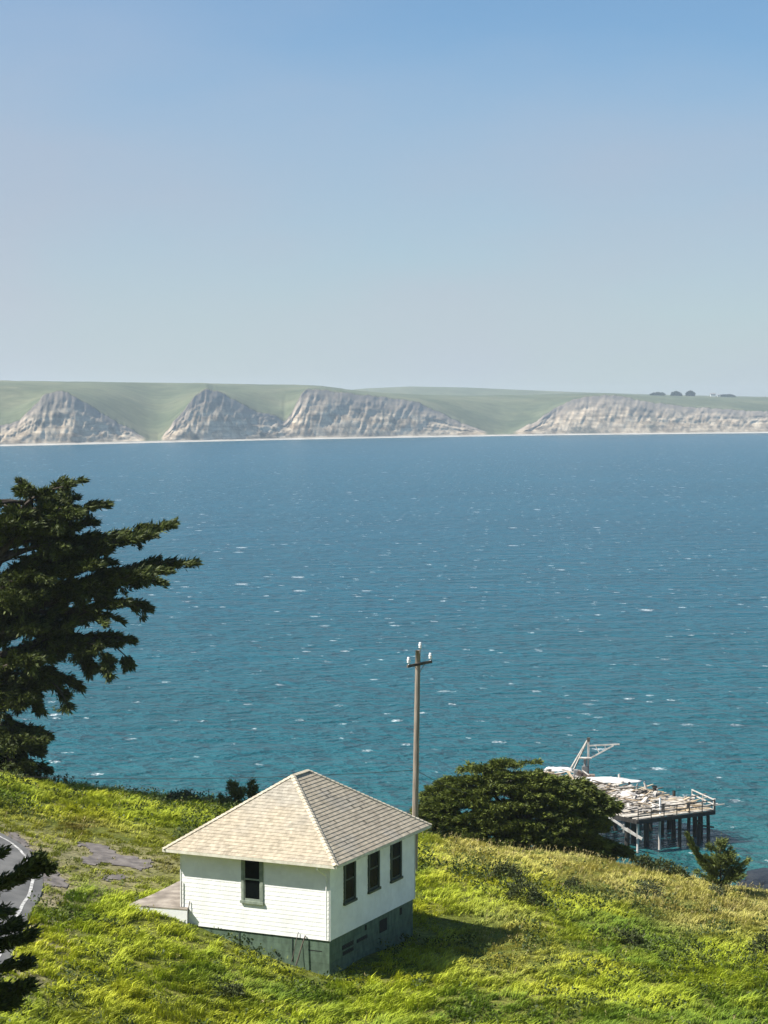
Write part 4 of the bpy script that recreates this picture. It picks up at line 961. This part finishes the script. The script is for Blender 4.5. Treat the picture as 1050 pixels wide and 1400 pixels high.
for f, mt in [(.02, 'palewood'), (.3, 'palewood'), (.56, 'pilewood'), (.68, 'pilewood'), (.82, 'pilewood'), (.93, 'pilewood')]:
    p = Q1 + (Q2 - Q1) * f + perp * .25; pile(p[0], p[1], ZD - .5, M[mt], .15 if mt == 'palewood' else .22, random.uniform(-.15, .15))
for k in range(1, 9):
    c = clip_seg(Q1 + perp * (k * 2.4), pl_dir)
    if not c: continue
    for f in np.linspace(.06, .94, 5):
        if random.random() < .5: continue
        p = Q1 + perp * (k * 2.4) + pl_dir * (c[0] + (c[1] - c[0]) * f); pile(p[0] + random.uniform(-.2, .2), p[1], ZD - .5, M['pilewood'], random.uniform(.24, .33), random.uniform(-.2, .2))
# broken cross timbers between the piles at the right
q = MB(); b0 = Q1 + (Q2 - Q1) * .78 + uz * -1.6; q.bar(b0, b0 + ax * 2.4 - uz * .5, .16, .2); q.build('cross_brace', M['pilewood'], pier)
q = MB(); b0 = Q1 + (Q2 - Q1) * .76 + uz * -1.0; q.bar(b0, b0 + ax * .9 - uz * .5, .14, .18); q.build('cross_brace', M['pilewood'], pier)
# collapsed handrail sloping to the water at the left
s0, s1 = at(823, 1111, Q1[1] + 1.5), at(878, 1147, Q1[1] - 1.0)
q = MB(); q.bar(s0, s0 + (s1 - s0) * .55, .16, .24); q.bar(s0 + (s1 - s0) * .5 - uz * .15, s1, .18, .3); q.bar(s0 + (s1 - s0) * .54 + uz * .3, s0 + (s1 - s0) * .54 - uz * .7, .16, .16); q.bar(s0 + (s1 - s0) * .62 + uz * .1, s0 + (s1 - s0) * .84 + uz * .05, .1, .14); q.build('fallen_rail', M['palewood'], pier)
# railing along the front and right sides
def railing(a, b_, n, mat, hgt, name, th_=.11):
    for i in range(n):
        p = a + (b_ - a) * i / (n - 1); q = MB(); q.bar(p - uz * .35, p + uz * hgt, th_, th_); q.build(name + '_post', mat, pier)
    for z_ in (hgt - .03, hgt * .5):
        q = MB(); q.bar(a + uz * z_ - nrm(b_ - a) * .05, b_ + uz * z_ + nrm(b_ - a) * .05, th_ * .8, th_); q.build(name, mat, pier)
railing(Q1 - perp * .06 + uz * .02, Q2 - perp * .06 - ax * .05 + uz * .02, 7, M['darkrail'], 1.15, 'rail')
railing(Q2 + uz * .03 - perp * -.2, Q3 + uz * .03, 3, M['palewood'], 1.2, 'end_rail', .13)
q = MB(); q.bar(Q2 - uz * .5 + perp * .02, Q2 + uz * 1.35 + perp * .02, .24, .24); q.build('corner_post', M['palewood'], pier)

# posts and bollards standing on the deck
def dpost(px, pyb, pyt, r, mat, label, lean=0, cap=False, name='mooring_post'):
    b0 = atz(px, pyb, ZD); t0 = at(px + lean, pyt, b0[1]); o = MB()
    o.tube([b0 - uz * .3, b0 + (t0 - b0) * .5, b0 + (t0 - b0) * .92, t0], [r, r, r * .98, r * .8], 9)
    if cap: o.tube([t0 - uz * .25, t0 - uz * .05], [r * 1.5, r * 1.5], 9)
    tag(o.build(name, M[mat], None, True), label, 'post', 'posts standing on the pier deck')
dpost(846.5, 1070, 1058, .16, 'palewood', 'short pale post at the back edge beyond the long white panel')
dpost(885.5, 1083, 1069, .14, 'palewood', 'pale leaning post at the back edge left of the black bollard', -5)
dpost(895, 1088, 1074, .22, 'pilewood', 'thick black bollard at the back edge of the pier', 0, True)
dpost(921.5, 1090, 1081, .2, 'pilewood', 'stubby dark bollard alone near the end rail')
dpost(902.5, 1112, 1090, .13, 'white', 'tall white square post inside the front railing')
dpost(906.5, 1110, 1099, .2, 'pilewood', 'dark stump touching the tall white post')
dpost(941, 1107, 1097, .2, 'pilewood', 'dark stump behind the front railing near its right end')
dpost(860.5, 1075, 1069, .16, 'pilewood', 'tiny dark stump at the right tip of the long white panel')
dpost(870, 1077, 1071, .1, 'metal', 'thin grey stub between the long white panel and leaning post', 2)

# sheets and wreckage
def sheet(cpx, cpy, w, d, label, rot=0, bump=.25, z0=.25, name='white_sheet', mat='sheet', taper=0.):
    c = atz(cpx, cpy, ZD); n = 18; m2 = 8; U, W_ = np.meshgrid(np.linspace(-.5, .5, n), np.linspace(-.5, .5, m2)); tp = 1 - taper * (2 * np.abs(U)) ** 2
    x_ = U * w; y_ = W_ * d * tp; zz = z0 + bump * np.cos(W_ * math.pi) * (1 - (2 * U) ** 2 * .6) + (vnoise(U * 6 + cpx, W_ * 4, 2) - .5) * .25
    cr, sr = math.cos(rot), math.sin(rot); V = np.stack([c[0] + x_ * cr - y_ * sr, c[1] + x_ * sr + y_ * cr, ZD + zz], -1).reshape(-1, 3)
    lowr = V - uz * .06; f = grid_faces(m2, n); k = len(V); bd = list(range(n)) + [n * i + n - 1 for i in range(1, m2)] + list(range(n * m2 - 2, n * (m2 - 1) - 1, -1)) + [n * i for i in range(m2 - 2, 0, -1)]
    fc = [tuple(a) for a in f] + [tuple(a[::-1] + k) for a in f] + [(bd[i], bd[i] + k, bd[(i + 1) % len(bd)] + k, bd[(i + 1) % len(bd)]) for i in range(len(bd))]
    o = MB(); o.add(np.concatenate([V, lowr]), fc); tag(o.build(name, M[mat], None, True), label, 'panel', 'sheets lying on the pier deck')
sheet(833, 1072, 8.2, 3.0, 'long white pointed panel lying on the wrecked deck', -.15, .4, .45, taper=.75)
sheet(765, 1055, 3.6, 2.2, 'broad white sheet at the landward end behind the round cypress', -.35, .3, .3)
sheet(782, 1076, 3.4, 3.0, 'white sheet in the middle of the deck at the cypress edge', .2, .2, .5)
sheet(858, 1091, 2.4, 3.4, 'warped grey board panel propped up like a tent on the deck', .9, .75, .1, 'buckled_panel', 'palewood')
def on_deck(px, py): return atz(px, py, ZD)
wk = MB(); rr = random.Random(21)
for j in range(560):
    px = rr.uniform(752, 900) if j < 450 else rr.uniform(880, 975); py = rr.uniform(1055, 1112); p = on_deck(px, py)
    if not in_poly(np.array([p[0]]), np.array([p[1]]), POLY)[0]: continue
    a = rr.choice([rr.gauss(0.4, .5), rr.uniform(0, 3.1)]); ln = rr.uniform(.6, 3.2); tl_ = rr.gauss(0, .12); d = np.array([math.cos(a), math.sin(a), tl_]) * ln; p = p + uz * (rr.uniform(.05, .5) + abs(tl_) * ln / 2); t = rr.uniform(.55, 1.2)
    c = (.55 * t, .51 * t, .46 * t) if rr.random() > .3 else (.44 * t, .35 * t, .24 * t)
    if rr.random() < .12: c = (.1, .085, .07)
    wk.bar(p - d / 2, p + d / 2, rr.uniform(.12, .4), rr.uniform(.05, .12), c)
tag(wk.build('timber_wreckage', M['deckwood'], None), 'heap of loose bleached timbers and broken boards strewn over the pier deck', 'debris', kind='stuff')
# winch machine below the crane
wp = on_deck(793, 1066); wn_ = thing('winch', wp, 'rusty grey winch block at the foot of the crane', 'winch'); q = MB()
q.box(wp + (-.9, -.5, .0), (1.6, 0, 0), (0, 1, 0), (0, 0, .5)); q.box(wp + (-.8, -.45, .5), (.5, 0, 0), (0, .9, 0), (0, 0, .8)); q.build('frame', M['metal'], wn_)
q = MB(); q.tube([wp + (-.1, -.5, .8), wp + (-.1, .5, .8)], [.42, .42], 14); q.build('drum', M['rust'], wn_)
q = MB(); q.tube([wp + (.5, -.5, .7), wp + (.5, -.42, .7)], [.4, .4], 14); q.build('gear', M['rust'], wn_)
wp2 = on_deck(811, 1069); q = MB(); q.box(wp2 + (-.8, -.5, 0), (2.2, 0, 0), (0, 1.2, 0), (0, 0, .5)); q.box(wp2 + (-.7, -.4, .5), (.9, 0, 0), (0, .9, 0), (0, 0, .45)); q.bar(wp2 + (-.6, -.6, .9), wp2 + (.9, -.3, .3), .12); tag(q.build('rusty_crate', M['rust'], None), 'low rusty brown crate right of the winch on the deck', 'crate')

# derrick crane
mb_ = on_deck(804, 1064); mt_ = at(804.5, 1010, mb_[1])
cr_ = thing('derrick_crane', mb_, 'pale timber derrick crane with a triangular jib on the pier', 'crane')
q = MB(); q.bar(mb_ - uz * .2, mt_, .26, .26); q.build('mast', M['palewood'], cr_)
q = MB(); q.bar(mt_ - uz * .35, mt_ + uz * .15, .38, .38); q.build('mast_head', M['darkrail'], cr_)
for (lx, ly, dY) in ((779, 1053, 1.2), (783.5, 1054.5, -.8)):
    e_ = atz(lx, ly, ZD); q = MB(); q.bar(e_, mt_ - uz * .25 + np.array([-.15, 0, 0]), .17, .2); q.build('stay_leg', M['palewood'], cr_)
j0 = at(805.5, 1019.5, mb_[1] - .1); j1 = at(847, 1017.5, mb_[1] - .8); jb = at(805.5, 1037.5, mb_[1] - .1); j1b = at(839, 1019, mb_[1] - .7)
q = MB(); q.bar(j0, j1, .17, .17); q.build('jib', M['palewood'], cr_)
q = MB(); q.bar(jb, j1b, .16, .18); q.build('jib_strut', M['palewood'], cr_)
for fa_, fb_ in ((.2, .42), (.52, .66)):
    q = MB(); q.bar(j0 + (j1 - j0) * fa_, jb + (j1b - jb) * fb_, .1, .1); q.build('web_bar', M['palewood'], cr_)
pp_ = at(801, 1037, mb_[1] - .3); q = MB(); q.box(pp_ + (-.8, -.5, 0), (1.5, 0, 0), (0, .9, 0), (0, 0, .14)); q.build('platform', M['palewood'], cr_)
q = MB(); q.tube([pp_ + (-.1, 0, 0), pp_ + (-.1, 0, -1.5)], [.22, .16], 10); q.box(pp_ + (-.5, -.2, -1.7), (.7, 0, 0), (0, .4, 0), (0, 0, .7)); q.build('hoist_gear', M['metal'], cr_)
q = MB(); q.bar(at(796, 1053, mb_[1] - 2), at(816, 1068, mb_[1] - 4), .12, .12); tag(q.build('loose_spar', M['palewood'], None), 'pale spar leaning in front of the crane mast', 'timber')

# dark rocks awash at the right shore
for i, (px, py, s_) in enumerate([(1044, 1216, 3.2), (1030, 1219, 1.6), (1075, 1214, 5)]):
    c = atz(px, py, 0.); n = 14; u_, v_ = np.meshgrid(np.linspace(0, 2 * math.pi, n, endpoint=False), np.linspace(0, math.pi / 2, 8))
    rad = s_ * (.6 + .7 * vnoise(u_ * 1.1 + i * 9, v_ * 2, 3)); V = np.stack([c[0] + np.cos(u_) * np.cos(v_) * rad, c[1] + np.sin(u_) * np.cos(v_) * rad * 1.6, np.sin(v_) * rad * .22 - .05], -1).reshape(-1, 3)
    fc = [(r_ * n + k, r_ * n + (k + 1) % n, (r_ + 1) * n + (k + 1) % n, (r_ + 1) * n + k) for r_ in range(7) for k in range(n)]
    o = MB(); o.add(V, fc); tag(o.build('shore_rock', M['rock'], None, True), ['dark wet rock awash just right of the young cypress', 'small dark rock awash behind the right foot of the young cypress', 'large dark rock awash at the right edge of the bay'][i], 'rock', 'rocks awash off the right shore')

# ------------------------------------------------------------------ air, sky, sun
q = MB(); zb_ = min(-6, GZ.min() - 1); q.box((-2750, -120, zb_), (5500, 0, 0), (0, 8200, 0), (0, 0, 130 - zb_)); hz_ = q.build('haze', None, None); tag(hz_, kind='stuff')
hz_['label'] = 'pale sea haze veiling the far shore'; hz_['category'] = 'haze'
m = bpy.data.materials.new('haze_air'); m.use_nodes = True; nt = m.node_tree; nt.nodes.clear()
o_ = nt.nodes.new('ShaderNodeOutputMaterial'); pv = nt.nodes.new('ShaderNodeVolumePrincipled'); pv.inputs['Density'].default_value = .00009; pv.inputs['Color'].default_value = (.82, .91, 1, 1); pv.inputs['Anisotropy'].default_value = .3
nt.links.new(pv.outputs[0], o_.inputs['Volume']); hz_.data.materials.append(m)

SE = R(48.7); sun_h = np.array([-.977, -.211]); sun_h = sun_h / np.linalg.norm(sun_h)
sd = bpy.data.lights.new('sun', 'SUN'); so_ = bpy.data.objects.new('sun', sd); COL.objects.link(so_)
sd.energy = 5.0; sd.angle = R(.53); sd.color = (1, .95, .86)
dirv = Vector((-sun_h[0] * math.cos(SE), -sun_h[1] * math.cos(SE), -math.sin(SE))); so_.rotation_euler = dirv.to_track_quat('-Z', 'Y').to_euler(); so_.location = (-60, -20, 120)
w = bpy.data.worlds.new("World"); scene.world = w; w.use_nodes = True; nt = w.node_tree; L = nt.links.new
bg = nt.nodes['Background']; sk_ = nt.nodes.new('ShaderNodeTexSky'); sk_.sky_type = 'NISHITA'; sk_.sun_disc = False
sk_.sun_elevation = SE; sk_.sun_rotation = math.atan2(sun_h[0], sun_h[1]); sk_.air_density = 1.0; sk_.dust_density = .3; sk_.ozone_density = 2.5; sk_.altitude = 50
# thin marine haze low over the sea, and a faint high veil of cloud
tc = nt.nodes.new('ShaderNodeTexCoord'); sxyz = nt.nodes.new('ShaderNodeSeparateXYZ'); L(tc.outputs['Generated'], sxyz.inputs[0])
er = nt.nodes.new('ShaderNodeValToRGB'); L(sxyz.outputs['Z'], er.inputs[0]); e = er.color_ramp.elements
e[0].position = 0; e[0].color = (.92, .92, .92, 1); e[1].position = .45; e[1].color = (.0, .0, .0, 1)
for p_, v_ in [(.04, .9), (.08, .8), (.13, .56), (.19, .22)]:
    x_ = e.new(p_); x_.color = (v_, v_, v_, 1)
mp = nt.nodes.new('ShaderNodeMapping'); mp.inputs['Scale'].default_value = (2.2, 2.2, 6); mp.inputs['Rotation'].default_value = (0, .35, 0); mp.inputs['Location'].default_value = (.3, .2, .1); L(tc.outputs['Generated'], mp.inputs['Vector'])
nn1 = nt.nodes.new('ShaderNodeTexNoise'); nn1.inputs['Scale'].default_value = 1.7; nn1.inputs['Detail'].default_value = 5; nn1.inputs['Roughness'].default_value = .45; L(mp.outputs[0], nn1.inputs['Vector'])
mr = nt.nodes.new('ShaderNodeMapRange'); mr.inputs['From Min'].default_value = .36; mr.inputs['From Max'].default_value = .68; mr.inputs['To Min'].default_value = -.34; mr.inputs['To Max'].default_value = .36; L(nn1.outputs['Fac'], mr.inputs['Value'])
ad = nt.nodes.new('ShaderNodeMath'); ad.operation = 'ADD'; ad.use_clamp = True; L(mr.outputs[0], ad.inputs[0])
lf = nt.nodes.new('ShaderNodeMath'); lf.operation = 'MULTIPLY_ADD'; lf.inputs[1].default_value = -1.3; L(sxyz.outputs['X'], lf.inputs[0]); L(er.outputs[0], lf.inputs[2]); L(lf.outputs[0], ad.inputs[1])
vr = nt.nodes.new('ShaderNodeValToRGB'); L(sxyz.outputs['Z'], vr.inputs[0]); e = vr.color_ramp.elements
sc5 = lambda c: (c[0] / 7, c[1] / 7, c[2] / 7, 1)
e[0].position = .0; e[0].color = sc5((4.8, 5.3, 5.7)); e[1].position = .2; e[1].color = sc5((2.9, 4.1, 5.9)); x_ = e.new(.1); x_.color = sc5((3.75, 4.6, 5.7)); x_ = e.new(.045); x_.color = sc5((4.5, 5.1, 5.7))
v7 = nt.nodes.new('ShaderNodeVectorMath'); v7.operation = 'SCALE'; v7.inputs['Scale'].default_value = 7; L(vr.outputs[0], v7.inputs[0])
tn_ = nt.nodes.new('ShaderNodeVectorMath'); tn_.operation = 'MULTIPLY'; L(sk_.outputs[0], tn_.inputs[0]); tn_.inputs[1].default_value = (.78, .95, 1.06)
mx = nt.nodes.new('ShaderNodeMix'); mx.data_type = 'RGBA'; L(ad.outputs[0], mx.inputs[0]); L(tn_.outputs[0], mx.inputs[6]); L(v7.outputs[0], mx.inputs[7])
L(mx.outputs[2], bg.inputs['Color']); bg.inputs['Strength'].default_value = .063
vs_ = scene.view_settings; vs_.view_transform = 'Standard'; vs_.look = 'None'; vs_.gamma = 1; vs_.use_curve_mapping = False; vs_.exposure = .85
scene.cycles.volume_bounces = 1; scene.cycles.max_bounces = 6; scene.cycles.transparent_max_bounces = 8; scene.cycles.volume_step_rate = 4
